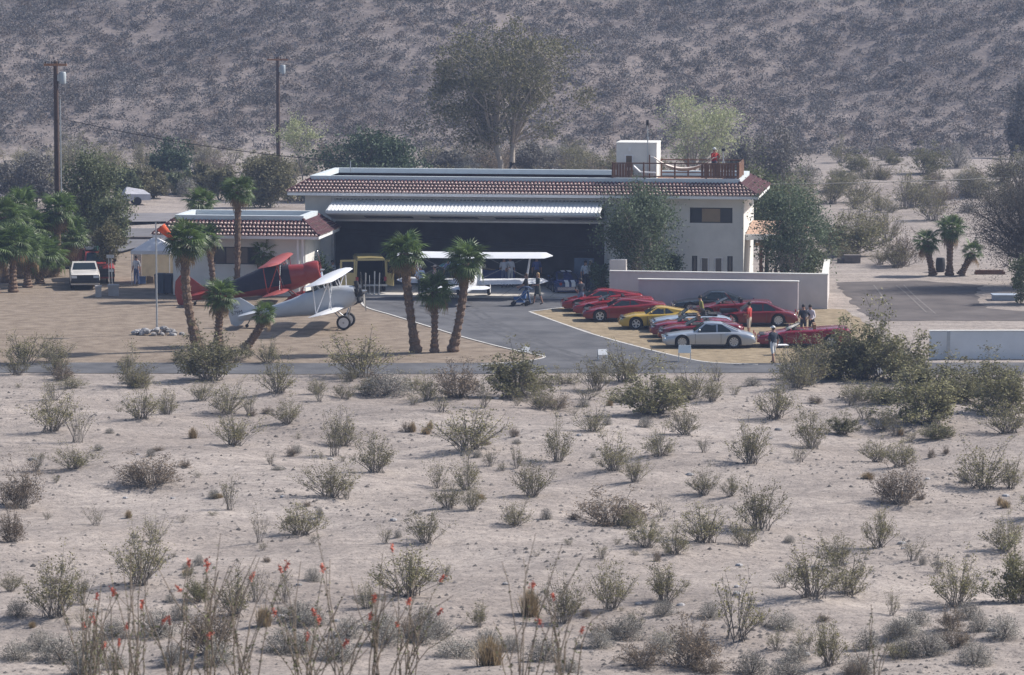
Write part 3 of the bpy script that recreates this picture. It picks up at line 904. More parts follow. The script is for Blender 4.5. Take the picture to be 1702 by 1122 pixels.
# scrub on the flat behind the buildings
for k in range(235):
    px = vr.uniform(-20, 1720); py = vr.uniform(266, 372) if px > 1300 else vr.uniform(262, 330)
    x, y = G(px, py)
    if px > 1340 and py > 360: continue
    w = vr.uniform(1.4, 3.4)
    bush(vr.choice([c, c, c, d_, g_, b_, s_]), x, y, w, w * vr.uniform(.55, .85), place=('at the foot of the hillside' if y > 305 else 'on the flat beyond the taxiway' if x < -12 else 'on the flat beyond the courtyard' if x > 13 else 'on the flat behind the hangar'))
for (kd, px, py, w, h) in [(g_, 1410, 425, 90, 60), (g_, 1385, 420, 70, 55), (c, 1440, 405, 70, 70), (c, 1475, 400, 50, 60), (s_, 1410, 385, 60, 40), (c, 1520, 350, 60, 50), (c, 1550, 372, 60, 60), (c, 1490, 445, 46, 44),
                           (d_, 1500, 442, 50, 62), (c, 1462, 440, 30, 26), (c, 1400, 432, 40, 28), (d_, 1560, 345, 60, 40), (c, 1620, 330, 70, 50), (c, 1650, 345, 60, 40), (c, 1530, 330, 50, 40)]:
    bush_px(kd, px, py, w, h, place='on the sand beyond the old tarmac')

# scrub on the hillside: one continuous cover
def hillside():
    r = np.random.default_rng(9)
    n = 18500
    Y = 334 + (r.uniform(0, 1, n) ** .9) * 128
    X = r.uniform(-1, 1, n) * (Y * .165 + 14)
    patch = np.sin(X * .35 + 2 * np.sin(Y * .21)) + np.sin(Y * .5 - X * .17 + 1) + .8 * np.sin(X * .9 + Y * .7)
    keep = r.uniform(0, 1, n) < np.clip(.90 + .13 * patch, .48, 1)
    X, Y = X[keep], Y[keep]; n = len(X)
    rad = r.uniform(.48, 1.02, n) * (1 + .45 * (r.uniform(0, 1, n) > .9)); hh = rad * r.uniform(.75, 1.25, n)
    Z = H(X, Y)
    Vs = []; Qs = []; mi = []
    per = 52
    a = r.uniform(0, 2 * math.pi, (n, per)); ph = np.arccos(r.uniform(0, 1, (n, per))); q = r.uniform(.25, 1.08, (n, per)) ** .6
    C = np.stack([X[:, None] + rad[:, None] * q * np.sin(ph) * np.cos(a), Y[:, None] + rad[:, None] * q * np.sin(ph) * np.sin(a),
                  Z[:, None] + .05 + hh[:, None] * q * np.cos(ph)], -1).reshape(-1, 3)
    V, Q = leaf_quads(C, .15, r, 0, 1.5)
    m = np.repeat(r.choice(3, n, p=[.5, .3, .2]), per)
    me = np_mesh('hillside_scrub', V, Q, [mat('hill_leaf', (.128, .120, .114), .9, .2, .6, isl=.2, trans=.2), mat('hill_leaf_grey', (.165, .158, .156), .9, .2, .6, isl=.2, trans=.2), mat('hill_leaf_brown', (.165, .135, .115), .9, .2, .6, isl=.2, trans=.2)], m)
    o = link(bpy.data.objects.new('hillside_scrub', me))
    tag(o, 'grey scrub covering the whole hillside behind the hangar', 'scrub', kind='stuff')


hillside()


# pebbles
def pebbles():
    r = np.random.default_rng(5)
    n = 22000
    Y = 92 + r.uniform(0, 1, n) ** 1.25 * 67
    X = r.uniform(-1, 1, n) * (Y * .15 + 2)
    cl = np.sin(X * .5 + 1.2 * np.sin(Y * .3)) + np.sin(Y * .33 + X * .21)
    k = r.uniform(0, 1, n) < np.clip(.45 + .3 * cl, .05, 1); X, Y = X[k], Y[k]; n = len(X)
    s = .028 + .085 * r.uniform(0, 1, n) ** 4 + .07 * (r.uniform(0, 1, n) > .994)
    base = np.array([(1, 0, 0), (.2, .95, 0), (-.9, .4, 0), (-.6, -.8, 0), (.5, -.85, 0), (.1, .05, .8)], float)
    ang = r.uniform(0, 6.28, n); ca, sa = np.cos(ang), np.sin(ang)
    B = base[None] * (1 + r.normal(size=(n, 6, 1)) * .15)
    V = np.stack([B[..., 0] * ca[:, None] - B[..., 1] * sa[:, None], B[..., 0] * sa[:, None] + B[..., 1] * ca[:, None], B[..., 2] * .9], -1) * s[:, None, None]
    V += np.stack([X, Y, H(X, Y) - .004], -1)[:, None]
    T_ = np.array([(0, 1, 5), (1, 2, 5), (2, 3, 5), (3, 4, 5), (4, 0, 5)])
    Q = (np.arange(n)[:, None, None] * 6 + T_[None]).reshape(-1, 3)
    o = link(bpy.data.objects.new('pebbles', np_mesh('pebbles', V.reshape(-1, 3), Q, [mat('pebble', (.125, .112, .105), .9, .3, 4, isl=.5)])))
    tag(o, 'scattered pebbles on the desert sand', 'pebbles', kind='stuff')


pebbles()


# ocotillo: tall wands with red flower tips, on the near slope
def ocotillo(x, y, h, n, seed, label):
    r = np.random.default_rng(seed)
    root = empty('ocotillo', (x, y, h1(x, y) - .05), 0, label, 'ocotillo')
    Mw = mat('ocotillo_wand', (.21, .17, .13), .9, .3, 8); Ml = mat('ocotillo_leaf', (.11, .12, .045), .8, .2, 6, isl=.3)
    Mf = mat('ocotillo_flower', (.48, .12, .075), .7, .15, 10, isl=.2)
    for k in range(n):
        aa = r.uniform(0, 6.28); lean = r.uniform(.03, .62); L_ = h * r.uniform(.55, 1.08)
        pts = [Vector((0, 0, 0))]; wob = r.normal(size=2) * .06
        for i in range(1, 9):
            t = i / 8; e = lean * (t ** .8)
            pts.append(Vector((L_ * t * math.sin(e) * math.cos(aa) + wob[0] * math.sin(t * 5) + r.normal() * .015, L_ * t * math.sin(e) * math.sin(aa) + wob[1] * math.sin(t * 4), L_ * t * math.cos(e))))
        w = MB(); w.tube(pts, [.014 - .009 * i / 8 for i in range(9)], 5)
        if r.uniform() < .35:      # a fork
            i = int(r.integers(4, 6)); d = Vector((r.normal() * .25, r.normal() * .25, 1)).normalized()
            w.tube([pts[i], pts[i] + d * .5 * L_ * (1 - i / 9), pts[i] + d * L_ * (1 - i / 9) + Vector((.1, 0, 0))], [.011, .008, .005], 4)
        wo = w.build('wand', Mw, root)
        nl = int(44 * r.uniform(.2, 1))
        C = np.array([list(pts[int(t * 7.99)].lerp(pts[int(t * 7.99) + 1], (t * 7.99) % 1)) for t in r.uniform(.25, .97, nl)]) + r.normal(size=(nl, 3)) * .018
        V, Q = leaf_quads(C, .035, r, 0, 1.4)
        link(bpy.data.objects.new('leaves', np_mesh('leaves', V, Q, [Ml])), wo)
        if r.uniform() < (.24 if seed not in (4, 5, 6) else .18):
            d = (pts[-1] - pts[-2]).normalized()
            C = np.array([list(pts[-1] + d * t * .12) for t in r.uniform(0, 1, 46)]) + r.normal(size=(46, 3)) * (.020 * r.uniform(.4, 1.1, (46, 1)))
            V, Q = leaf_quads(C, .032, r, 0, 1.3)
            link(bpy.data.objects.new('flower', np_mesh('flower', V, Q, [Mf])), wo)


ocr = random.Random(12)
for k, lab in enumerate(('tall ocotillo with red tips rising over a grey ball bush', 'open ocotillo with red tips leaning over the grey brush', 'ocotillo with slanting wands and scattered red blooms', 'short ocotillo with a few red tips above the low grey bushes',
                         'slender ocotillo standing in front of the thickest wands', 'loose ocotillo with pale wands next to the driest brush', 'thin ocotillo with curved wands beside the round grey bushes', 'ocotillo with crossing wands and small red tips',
                         'ocotillo with widely spread pale wands', 'low ocotillo tangled in dry brush', 'upright ocotillo with bunched thin wands', 'ocotillo with one wand bent far over')):
    ocotillo(-7.4 + 5.9 * ((k * .618 + .1) % 1), ocr.uniform(53, 61), ocr.uniform(2.0, 3.1), ocr.randrange(7, 12), 20 + k, lab)
ocotillo(0.2, 52.0, 2.7, 9, 4, 'sparse crooked ocotillo with rust brown bare wands')
ocotillo(0.75, 53.5, 2.4, 8, 5, 'small ocotillo with bent straw coloured wands')
ocotillo(6.1, 60.0, 1.9, 6, 6, 'short bare ocotillo among the low grey bushes')


# trees
def tree(name, label, x, y, trunk_h, cc, cr, nclump, nleaf, leaf, m, tr, seed, cat='tree', spread=.55, bark=None, lean=(0, 0), multi=1, zb=None, group=None, twig=True, clump=.30):
    """trunk with limbs reaching clumps of leaves; cc crown centre height, cr crown radii"""
    r = np.random.default_rng(seed)
    root = empty(name, (x, y, (h1(x, y) if zb is None else zb) - .05), 0, label, cat, group)
    tm = MB(); cen = []
    while len(cen) < nclump:
        p = r.uniform(-1, 1, 3)
        q = np.linalg.norm(p)
        if q < 1 and q > .25: cen.append(p * np.array(cr) * (1 + .12 * r.normal()) + np.array([lean[0], lean[1], cc]))
    tops = []
    for k in range(multi):
        a = 6.28 * k / multi + r.uniform(0, 1); off = .0 if multi == 1 else .12 * tr * 4
        b = Vector((off * math.cos(a), off * math.sin(a), 0)); s = .0 if multi == 1 else trunk_h * .25
        t_ = Vector((lean[0] * .4 + s * math.cos(a), lean[1] * .4 + s * math.sin(a), trunk_h))
        mid = b.lerp(t_, .5) + Vector(r.normal(size=3) * tr * .6)
        tm.tube([b, b.lerp(mid, .4), mid, t_], [tr * 1.25, tr, tr * .88, tr * .72], 8)
        tops.append(t_)
    for p in cen:
        p = Vector(p); t_ = min(tops, key=lambda q: (q - p).length)
        base = t_ - Vector((0, 0, trunk_h * r.uniform(0, .35)))
        base = t_.lerp(base, .5)
        m1 = base.lerp(p, .35) + Vector(r.normal(size=3) * .18 * cr[0] * .5) + Vector((0, 0, .1 * cr[2]))
        m2 = base.lerp(p, .7) + Vector(r.normal(size=3) * .10 * cr[0] * .5)
        k = tr * r.uniform(.28, .5)
        tm.tube([base, m1, m2, p], [k, k * .7, k * .45, k * .15], 5, cap=False)
        if twig:
            for q in range(3):
                e = p + Vector(r.normal(size=3)) * clump * cr[0] * .8
                tm.tube([m2.lerp(p, .4), e], [k * .28, k * .08], 3, cap=False)
    tm.build('trunk', bark or M_bark, root, sm=60)
    C = []
    for p in cen:
        n = int(nleaf * r.uniform(.5, 1.4)); sz = clump * np.array(cr) * r.uniform(.65, 1.25)
        sub = r.normal(size=(6, 3)) * .55
        C.append(p + (sub[r.integers(0, 6, n)] + r.normal(size=(n, 3)) * spread) * sz)
    C = np.concatenate(C); C = C[C[:, 2] > .12]
    V, Q = leaf_quads(C, leaf, r, 0, 1.4)
    link(bpy.data.objects.new('crown', np_mesh('crown', V, Q, [m])), root)
    return root


M_tg = mat('tree_leaf_green', (.125, .145, .070), .7, .25, 2, isl=.45, trans=.25)
M_tdk = mat('tree_leaf_dark', (.060, .092, .045), .7, .25, 2, isl=.4, trans=.2)
M_tol = mat('tree_leaf_olive', (.150, .140, .072), .75, .25, 2, isl=.4, trans=.25)
M_tpl = mat('tree_leaf_pale', (.38, .40, .23), .7, .2, 2, isl=.35, trans=.35)
M_tgr = mat('tree_leaf_grey', (.165, .155, .140), .85, .2, 2, isl=.4, trans=.15)
M_tgg = mat('tree_leaf_greygreen', (.110, .145, .085), .7, .2, 2, isl=.4, trans=.3)
M_barkp = mat('pale_bark', (.32, .28, .24), .9, .25, 5, .4, 20)
x, y = G(838, 309); tree('eucalyptus_tree', 'tall airy olive tree rising behind the middle of the hangar', x, y, 3.4, 7.7, (6.7, 5.4, 4.6), 84, 300, .16, M_tol, .26, 11, spread=.42, bark=M_barkp, multi=2, clump=.20)
x, y = G(608, 330); tree('dark_evergreen', 'broad dark green tree just behind the left end of the hangar roof', x, y, 1.2, 2.9, (3.6, 3.0, 1.95), 46, 420, .17, M_tdk, .2, 12)
x, y = G(506, 330); tree('young_cottonwood', 'slim young tree with sparse yellow green leaves behind the roof corner', x, y, 2.6, 5.2, (1.7, 1.5, 1.35), 22, 120, .11, M_tpl, .07, 13, bark=M_barkp, lean=(-.5, 0), spread=.5)
x, y = G(1155, 330); tree('cottonwood_tree', 'pale yellow green tree behind the roof terrace', x, y, 2.4, 5.2, (3.4, 2.8, 2.4), 44, 190, .12, M_tpl, .12, 14, bark=M_barkp, multi=3, clump=.24)
x, y = G(1066, 492); tree('courtyard_tree', 'rounded grey green tree standing before the right hand hangar wall', x, y, 1.5, 3.7, (2.0, 1.9, 2.35), 62, 340, .10, M_tgg, .10, 15, bark=M_barkp, multi=3, clump=.27)
x, y = G(1312, 490); tree('courtyard_tree', 'open grey green tree inside the courtyard by the patio cover', x, y, 1.6, 3.45, (2.15, 1.9, 2.3), 56, 260, .10, M_tgg, .10, 16, bark=M_barkp, multi=3, clump=.27)
x, y = G(1275, 455); tree('backyard_tree', 'dark green tree behind the right end of the hangar', x, y, 1.5, 3.7, (2.2, 2.1, 2.5), 48, 240, .12, M_tg, .14, 17)
x, y = G(1335, 480); tree('courtyard_shrub', 'dense green shrub spilling over the courtyard wall', x, y, .5, 1.6, (1.1, 1.0, 1.1), 26, 260, .09, M_tg, .06, 18, cat='shrub')
x, y = G(1108, 489); tree('courtyard_shrub', 'low dark shrub under the grey green courtyard tree', x, y, .5, 1.5, (.8, .7, .8), 20, 200, .09, M_tdk, .05, 19, cat='shrub')
x, y = G(152, 425); tree('yard_tree', 'large dense green tree beside the tall pole with the transformer', x, y, 1.6, 3.7, (1.9, 1.8, 2.6), 60, 330, .12, M_tg, .16, 20, clump=.27)
x, y = G(190, 440); tree('yard_tree', 'lower green tree leaning out from the big yard tree over the parked pickup', x, y, 1.3, 2.6, (1.25, 1.2, 1.5), 34, 260, .11, M_tg, .09, 21)
x, y = G(178, 470); tree('planter_tree', 'thin olive tree growing from the concrete planter block', x, y, 1.7, 2.5, (.85, .8, .95), 26, 200, .09, M_tol, .06, 22)
x, y = G(283, 298); tree('round_tree', 'single dark round tree standing alone on the flat', x, y, .9, 2.0, (1.55, 1.4, 1.4), 30, 300, .16, M_tdk, .12, 23)
x, y = G(449, 345); tree('olive_shrub', 'rounded yellow green shrub beside the hangar roof corner', x, y, .9, 2.2, (2.0, 1.7, 1.6), 36, 300, .14, M_tol, .08, 24, cat='shrub')
for k, (px, py, w, hh, mm, lab) in enumerate([(60, 350, 2.6, 3.4, M_tgr, 'grey leafless tree behind the row of short palms'), (20, 345, 2.2, 3.0, M_tgr, 'pale grey brush tree at the far end of the palm row'),
                                   (230, 335, 1.6, 2.4, M_tol, 'olive brush tree beside the parked trailer'), (255, 332, 1.4, 2.0, M_tol, 'low olive tree on the far side of the taxiway'), (300, 325, 1.5, 1.8, M_tg, 'green brush tree at the taxiway edge'),
                                   (335, 322, 1.6, 2.2, M_tol, 'yellowish brush tree behind the small building roof'), (210, 340, 1.4, 2.6, M_tg, 'dense brush tree just behind the big yard tree'), (365, 330, 1.5, 2.4, M_tol, 'thin olive tree above the small building'),
                                   (890, 300, 3.0, 2.6, M_tgr, 'grey thicket beside the tall airy tree'), (740, 298, 2.6, 2.4, M_tgr, 'grey twiggy thicket left of the tall airy tree trunk'), (1290, 330, 3.0, 5.2, M_tgr, 'grey bare tree behind the backyard tree'), (1240, 320, 2.4, 4.0, M_tgr, 'thin grey tree beyond the terrace rail')]):
    x, y = G(px, py); tree('brush_tree', lab, x, y, hh * .35, hh * .62, (w * .62, w * .55, hh * .42), 26, 170, .15, mm, .07, 40 + k, multi=2)
x, y = G(1722, 478); tree('mesquite_tree', 'wide grey mesquite tree reaching over the short palms', x, y, 1.6, 4.0, (3.9, 3.0, 3.1), 120, 700, .055, mat('mesquite_leaf', (.105, .098, .085), .85, .2, 2, isl=.4, trans=.15), .22, 30, clump=.24)
x, y = G(1712, 505); tree('dark_shrub', 'dark green shrub hiding the low white tank', x, y, .6, 1.5, (1.0, 1.0, 1.3), 30, 260, .09, M_tg, .06, 31, cat='shrub')
x, y = G(1698, 262); tree('distant_tree', 'single dark tree on the edge of the hillside', x, y, 1.0, 3.6, (1.3, 1.2, 2.8), 30, 200, .2, M_tgr, .12, 32)


# fan palms
def frond_mesh(seed, m):
    r = random.Random(seed); mb = MB()
    pl = .46; mb.tube([(0, 0, 0), (pl * .5, 0, .02), (pl, 0, .0)], [.022, .016, .012], 4)
    n = 18
    for k in range(n):
        a = (k / (n - 1) - .5) * R(235); L_ = .64 * (1 - .28 * abs(k / (n - 1) - .5) * 2) * r.uniform(.88, 1.08)
        d = Vector((math.cos(a), math.sin(a), 0)); sd_ = Vector((-math.sin(a), math.cos(a), 0)) * .034
        o = Vector((pl, 0, 0)); droop = r.uniform(.02, .10)
        p1 = o + d * L_ * .55 + Vector((0, 0, .03)); p2 = o + d * L_ + Vector((0, 0, -.10 - droop))
        mb.add([o, p1 - sd_, p1 + Vector((0, 0, .016)), p1 + sd_, p2], [(0, 1, 2), (0, 2, 3), (1, 4, 2), (2, 4, 3)])
    return mb.mesh('frond', m)


M_boot = mat('palm_boot', (.25, .18, .125), .9, .25, 5, isl=.35)
FR = [frond_mesh(k, M_frond) for k in range(4)]
FRD = [frond_mesh(k + 9, M_frondd) for k in range(2)]
pg = random.Random(31)


def palm(label, base, top, r0, crown, nf=30, group=None, z=0.0, name='fan_palm', dead=4, bend=0.0):
    """trunk from base to top (world), crown = frond length in m"""
    b = Vector((*base, z)); root = empty(name, b, 0, label, 'palm tree', group)
    t = Vector(top) - b
    mb = MB(); pts = []; rad = []
    n = 26
    for i in range(n + 1):
        q = i / n
        p = Vector((0, 0, 0)).lerp(t, q); p.x += bend * math.sin(math.pi * q)
        pts.append(p); rad.append(r0 * (1.35 - .55 * min(q * 4, 1) + .12 * q) * (1.14 if i % 2 else .9))
    rad = [q * .9 for q in rad]; mb.tube(pts, rad, 9)
    for i in range(int(70 * t.length / 3)):     # cut leaf bases
        q = pg.uniform(.12, 1); j = min(int(q * n), n - 1); p = pts[j]; a = pg.uniform(0, 6.28); rr = rad[j]
        o = p + Vector((math.cos(a) * rr * .85, math.sin(a) * rr * .85, 0)); d = Vector((math.cos(a) * .7, math.sin(a) * .7, .8)).normalized(); s = Vector((-math.sin(a), math.cos(a), 0)) * .05
        mb.add([o - s, o + s, o + d * .14 + s * .5, o + d * .14 - s * .5, o + Vector((0, 0, .12))], [(0, 1, 2, 3), (3, 2, 4)], 1)
    mb.build('trunk', [M_palmbark, M_boot], root)
    for k in range(nf + dead):
        dd = k >= nf
        q = k / nf
        el = (1.35 - 2.25 * q ** .85) if not dd else pg.uniform(-1.35, -.9)
        o = bpy.data.objects.new('frond', (FRD if dd else FR)[pg.randrange(2 if dd else 4)]); link(o, root)
        az = k * 2.399963 + pg.uniform(-.25, .25)
        o.location = t + Vector((math.cos(az) * .06, math.sin(az) * .06, .02 + .10 * (1 - q) - (.12 if dd else 0)))
        o.rotation_euler = Euler((pg.uniform(-.5, .5), -el, az), 'XYZ')
        s = crown * pg.uniform(.88, 1.28); o.scale = (s, s, s)
    return root


def palm_px(label, bx, by, tx, ty, r0, crown, nf=30, group=None, bend=0.0, dead=4, dy=0.0):
    x, y = G(bx, by); s = (by + 80) / 19.0
    top = (x + (tx - bx) / s, y + dy, (by - ty) / s * 1.004 + .0)
    return palm(label, (x, y), top, r0, crown, nf, group, z=h1(x, y), bend=bend, dead=dead)


palm_px('tall slightly bent fan palm beside the windsock pole', 330, 583, 310, 402, .27, 1.05, 36, bend=-.25)
palm_px('slim fan palm behind the red biplane tail', 355, 500, 344, 396, .2, .85, 26, bend=.1)
palm_px('tallest slender fan palm standing against the small building', 394, 497, 397, 318, .21, .95, 28)
palm_px('short straight fan palm before the tail of the white biplane', 362, 575, 367, 494, .24, .88, 30)
palm_px('small leaning fan palm in front of the white biplane fuselage', 405, 582, 440, 524, .25, .56, 24, bend=.12)
palm_px('small young fan palm beside the small building window', 436, 492, 438, 420, .1, .8, 16)
palm_px('fan palm whose head shows above the small building roof', 336, 470, 336, 338, .2, .95, 26)
palm_px('leaning fan palm, one of three by the driveway, with the widest head', 692, 586, 672, 420, .26, 1.0, 34, bend=-.06)
palm_px('shortest of the three fan palms by the driveway', 722, 586, 723, 484, .2, .92, 32)
palm_px('fan palm of the driveway three that leans towards the parked cars', 752, 585, 775, 436, .25, 1.0, 32, bend=.10)
palm_px('short fan palm leaning away at the end of the old tarmac', 1551, 458, 1538, 402, .24, .85, 24)
palm_px('straight fan palm in the middle of the trio beyond the old tarmac', 1578, 458, 1579, 381, .24, .92, 26)
palm_px('fan palm leaning under the grey mesquite', 1596, 458, 1616, 420, .24, .7, 18)
for k, (bx, by, tx, ty) in enumerate([(22, 486, 22, 402), (46, 478, 44, 415), (66, 472, 66, 425), (30, 462, 26, 372), (86, 460, 82, 425), (58, 455, 56, 380), (95, 452, 97, 350), (8, 470, 6, 360), (72, 448, 74, 400), (38, 450, 36, 345), (118, 446, 118, 392), (-8, 488, -8, 415)]):
    palm_px('short bushy fan palm in the crowded row by the white pickup', bx, by, tx, ty, .26, 1.15, 30, group='crowded row of short fan palms', dead=9)

# ------------------------------------------------------------------ cars
def interp(pts, x):
    xs = [p[0] for p in pts]; zs = [p[1] for p in pts]
    return float(np.interp(x, xs, zs))


def wheel(parent, x, y, r, w, rim, spokes=5, out=1):
    """tyre with a rim and spokes as its children"""
    t = MB(); ring = []
    prof = [(r * .66, -w / 2), (r * .93, -w / 2), (r, -w * .32), (r, w * .32), (r * .93, w / 2), (r * .66, w / 2)]
    n = 20
    for k in range(n + 1):
        a = 2 * math.pi * k / n
        ring.append([(q * math.cos(a), b, q * math.sin(a)) for q, b in prof])
    t.loft(ring, cap=False)
    wo = t.build('wheel', M_black, parent, sm=40); wo.location = (x, y, r)
    rm = MB(); e = out * w * .30
    rm.disc((0, e * .4, 0), r * .67, 'y', w * .5, 18)
    rr = rm.build('rim', M_dark, wo)
    sp = MB()
    for k in range(spokes):
        a = 2 * math.pi * k / spokes + .3
        M = Matrix.Rotation(a, 4, 'Y')
        sp.prism([(0, -r * .09), (r * .62, -r * .13), (r * .62, r * .13), (0, r * .09)], 'y', 0, .01)
        vs = sp.v[-8:]; sp.v[-8:] = [tuple(M @ Vector((v[0], e + (v[1] - .005) * 3 + out * .005, v[2]))) for v in vs]
    sp.disc((0, e + out * .012, 0), r * .16, 'y', .04, 10)
    ring = []
    for k in range(21):
        a = 2 * math.pi * k / 20
        ring.append([(q * math.cos(a), e + out * b, q * math.sin(a)) for q, b in ((r * .58, .0), (r * .68, .0), (r * .68, .03), (r * .58, .02))])
    sp.loft(ring, cap=False)
    sp.build('spokes', rim, wo)
    return wo


def car(name, label, pos, head, pm, style, L=4.3, Wd=1.74, zr=1.14, open_top=False, seat=None, rim=None, hood_up=False, engine_up=False, door=None, group='sports cars parked on the dry lot', black_roof=False, lights=True, stripe=None):
    """car with nose at +x; near-ground origin in the middle"""
    root = empty(name, (*pos, .012), head, label, 'car', group)
    rim = rim or M_rim
    P = {'wedge': dict(top=[(0, .46), (.02, .55), (.14, .65), (.29, .78), (.36, .82), (.62, .87), (.84, .95), (.965, .93), (.99, .84), (1, .70)], wid=[(0, .80), (.04, .90), (.17, .97), (.5, .96), (.8, 1.0), (.95, .96), (1, .90)],
                       cab=(.29, .46, .60, .90), wh=(.20, .79), zb=.80),
         'round': dict(top=[(0, .40), (.015, .52), (.10, .66), (.20, .76), (.30, .77), (.38, .80), (.62, .83), (.78, .90), (.93, .84), (.985, .72), (1, .55)], wid=[(0, .62), (.03, .78), (.12, .94), (.25, .97), (.5, .93), (.77, 1.0), (.93, .92), (1, .75)],
                       cab=(.31, .46, .57, .86), wh=(.20, .78), zb=.79),
         'gt': dict(top=[(0, .44), (.012, .54), (.06, .62), (.20, .715), (.36, .78), (.66, .81), (.80, .79), (.90, .73), (.975, .63), (1, .46)], wid=[(0, .80), (.03, .90), (.15, .97), (.5, .98), (.82, .97), (.95, .90), (1, .82)],
                    cab=(.325, .455, .63, .85), wh=(.205, .765), zb=.80)}[style]
    w2 = Wd / 2; R_ = .36; zl = .17; rw = .315
    wx = [f * L for f in P['wh']]
    xs = set(np.linspace(0, 1, 25)) | {p[0] for p in P['top']} | set(P['cab'])
    for q in wx:
        for a in np.linspace(-1, 1, 11): xs.add(min(max((q + R_ * math.sin(a * math.pi / 2)) / L, 0.0), 1.0))
    xs = sorted(xs); xs = [v for i, v in enumerate(xs) if i == 0 or v - xs[i - 1] > .0025]
    rings = []
    for f in xs:
        x = L / 2 - f * L; zt = interp(P['top'], f); w = w2 * interp(P['wid'], f); z0 = zl + (.07 if f < .03 or f > .97 else 0)
        for q in wx:
            dd = R_ ** 2 - (f * L - q) ** 2
            if dd > 0: z0 = max(z0, rw + math.sqrt(dd) * .98)
        za = max(zt - .09, z0 + .02)
        half = [(0, zt + .025), (.5 * w, zt + .018), (.82 * w, zt - .005), (.94 * w, zt - .04), (.995 * w, za), (w * 1.01, z0 + (za - z0) * .6), (w * .995, z0 + (za - z0) * .25), (w * .965, z0)]
        rings.append([(x, y, z) for y, z in half[::-1]] + [(x, -y, z) for y, z in half[1:]])
    b = MB(); b.loft(rings, cap=True, closed=False)
    body = b.build('body', pm, root, sm=38)
    ub = MB(); ub.box(-L / 2 + .14, L / 2 - .14, -w2 * .74, w2 * .74, .15, .62); ub.build('underbody', M_dark, root)
    ca, cb, cc_, cd_ = [L / 2 - f * L for f in P['cab']]
    zb = P['zb'] - .06; wb, wt = w2 * .86, w2 * .64
    if not open_top:
        nb = MB(); zk = zr
        sec = []
        for (x, z, wbase, wtop) in ((ca, zb + .02, wb, wb * .97), (cb, zk - .02, wb, wt), ((cb + cc_) / 2, zk, wb, wt), (cc_, zk - .025, wb, wt), (cd_, interp(P['top'], P['cab'][3]) + .01, wb, wb * .9)):
            sec.append([(x, wbase, zb - .05), (x, wtop + (wbase - wtop) * .06, z - .03), (x, wtop * .93, z), (x, 0, z + .018), (x, -wtop * .93, z), (x, -wtop - (wbase - wtop) * .06, z - .03), (x, -wbase, zb - .05)])
        nb.loft(sec, cap=True, closed=False)
        cabn = nb.build('cabin', pm if not black_roof else M_black, root, sm=35)
        # panes, set just proud of the cabin
        def pane(nm, pts, off):
            q = MB(); o = Vector(off); pts = [Vector(p) for p in pts]
            q.add([p + o for p in pts] + [p - o * .5 for p in pts], [tuple(range(len(pts))), tuple(range(len(pts), 2 * len(pts)))[::-1]] + [(i, (i + 1) % len(pts), len(pts) + (i + 1) % len(pts), len(pts) + i) for i in range(len(pts))])
            q.build(nm, M_glass, cabn)
        zf = zk - .05
        k = .10
        pane('windshield', [(ca - .05, wb * .90, zb + .06), (ca - .05, -wb * .90, zb + .06), (cb + .03, -wt * .90, zf), (cb + .03, wt * .90, zf)], (.010, 0, .014))
        zr0 = interp(P['top'], P['cab'][3])
        if style == 'gt':
            pane('rear_window', [(cc_ - .06, wt * .86, zk - .06), (cc_ - .06, -wt * .86, zk - .06), (cd_ + .16, -wb * .78, zr0 + .07), (cd_ + .16, wb * .78, zr0 + .07)], (-.008, 0, .016))
        else:
            pane('rear_window', [(cc_ - .02, wt * .8, zk - .05), (cc_ - .02, -wt * .8, zk - .05), (cc_ - .20, -wt * .8, zk - .10), (cc_ - .20, wt * .8, zk - .10)], (-.006, 0, .016))
        for sg in (1, -1):
            def sp(x, t): return (x, sg * (wb + (wt - wb) * t + .006), zb + .03 + (zk - .07 - zb - .03) * t)
            xm = cb + (cc_ - cb) * .72
            fa = ca + (cb - ca) * .02
            pane('side_window', [sp(ca - .20, .06), sp(xm + .03, .06), sp(xm + .03, .96), sp(cb - .02, .96)], (0, sg * .010, .006))
            end = cc_ + (cd_ - cc_) * (.48 if style == 'gt' else .30)
            pane('quarter_window', [sp(xm - .05, .06), sp(end, .06), sp(end + .05, .28), sp(cc_ - .03, .93), sp(xm - .05, .96)], (0, sg * .010, .006))
    else:
        zk = zr - .04
        fr = MB()
        fr.tube([(ca - .02, wb * .9, zb + .02), (cb, wt * .95, zk), (cb, -wt * .95, zk), (ca - .02, -wb * .9, zb + .02)], .022, 5)
        wf = fr.build('windshield_frame', M_dark, root)
        g = MB(); g.add([(ca - .02, wb * .86, zb + .02), (ca - .02, -wb * .86, zb + .02), (cb, -wt * .93, zk - .01), (cb, wt * .93, zk - .01), (ca + .0, wb * .86, zb + .02), (ca + .0, -wb * .86, zb + .02), (cb + .02, -wt * .93, zk - .01), (cb + .02, wt * .93, zk - .01)],
                        [(0, 1, 2, 3), (7, 6, 5, 4), (0, 3, 7, 4), (1, 5, 6, 2), (3, 2, 6, 7), (0, 4, 5, 1)])
        g.build('windshield', glass('windscreen_glass', (.13, .17, .20), .05), wf)
        ck = MB(); ck.box(cc_ - .30, ca - .28, -wb * .88, wb * .88, zb - .1, P['zb'] + .055); ck.build('cockpit', M_seatk, root)
        for sg in (1, -1):
            s = MB(); s.box(cc_ - .05, cc_ + .45, sg * .36 - .23, sg * .36 + .23, .62, P['zb'] + .07)
            s.prism([(cc_ - .15, .7), (cc_ + .05, .7), (cc_ - .02, zr - .06), (cc_ - .14, zr - .06)], 'y', sg * .36 - .22, sg * .36 + .22)
            s.build('seat', seat or M_seatk, root)
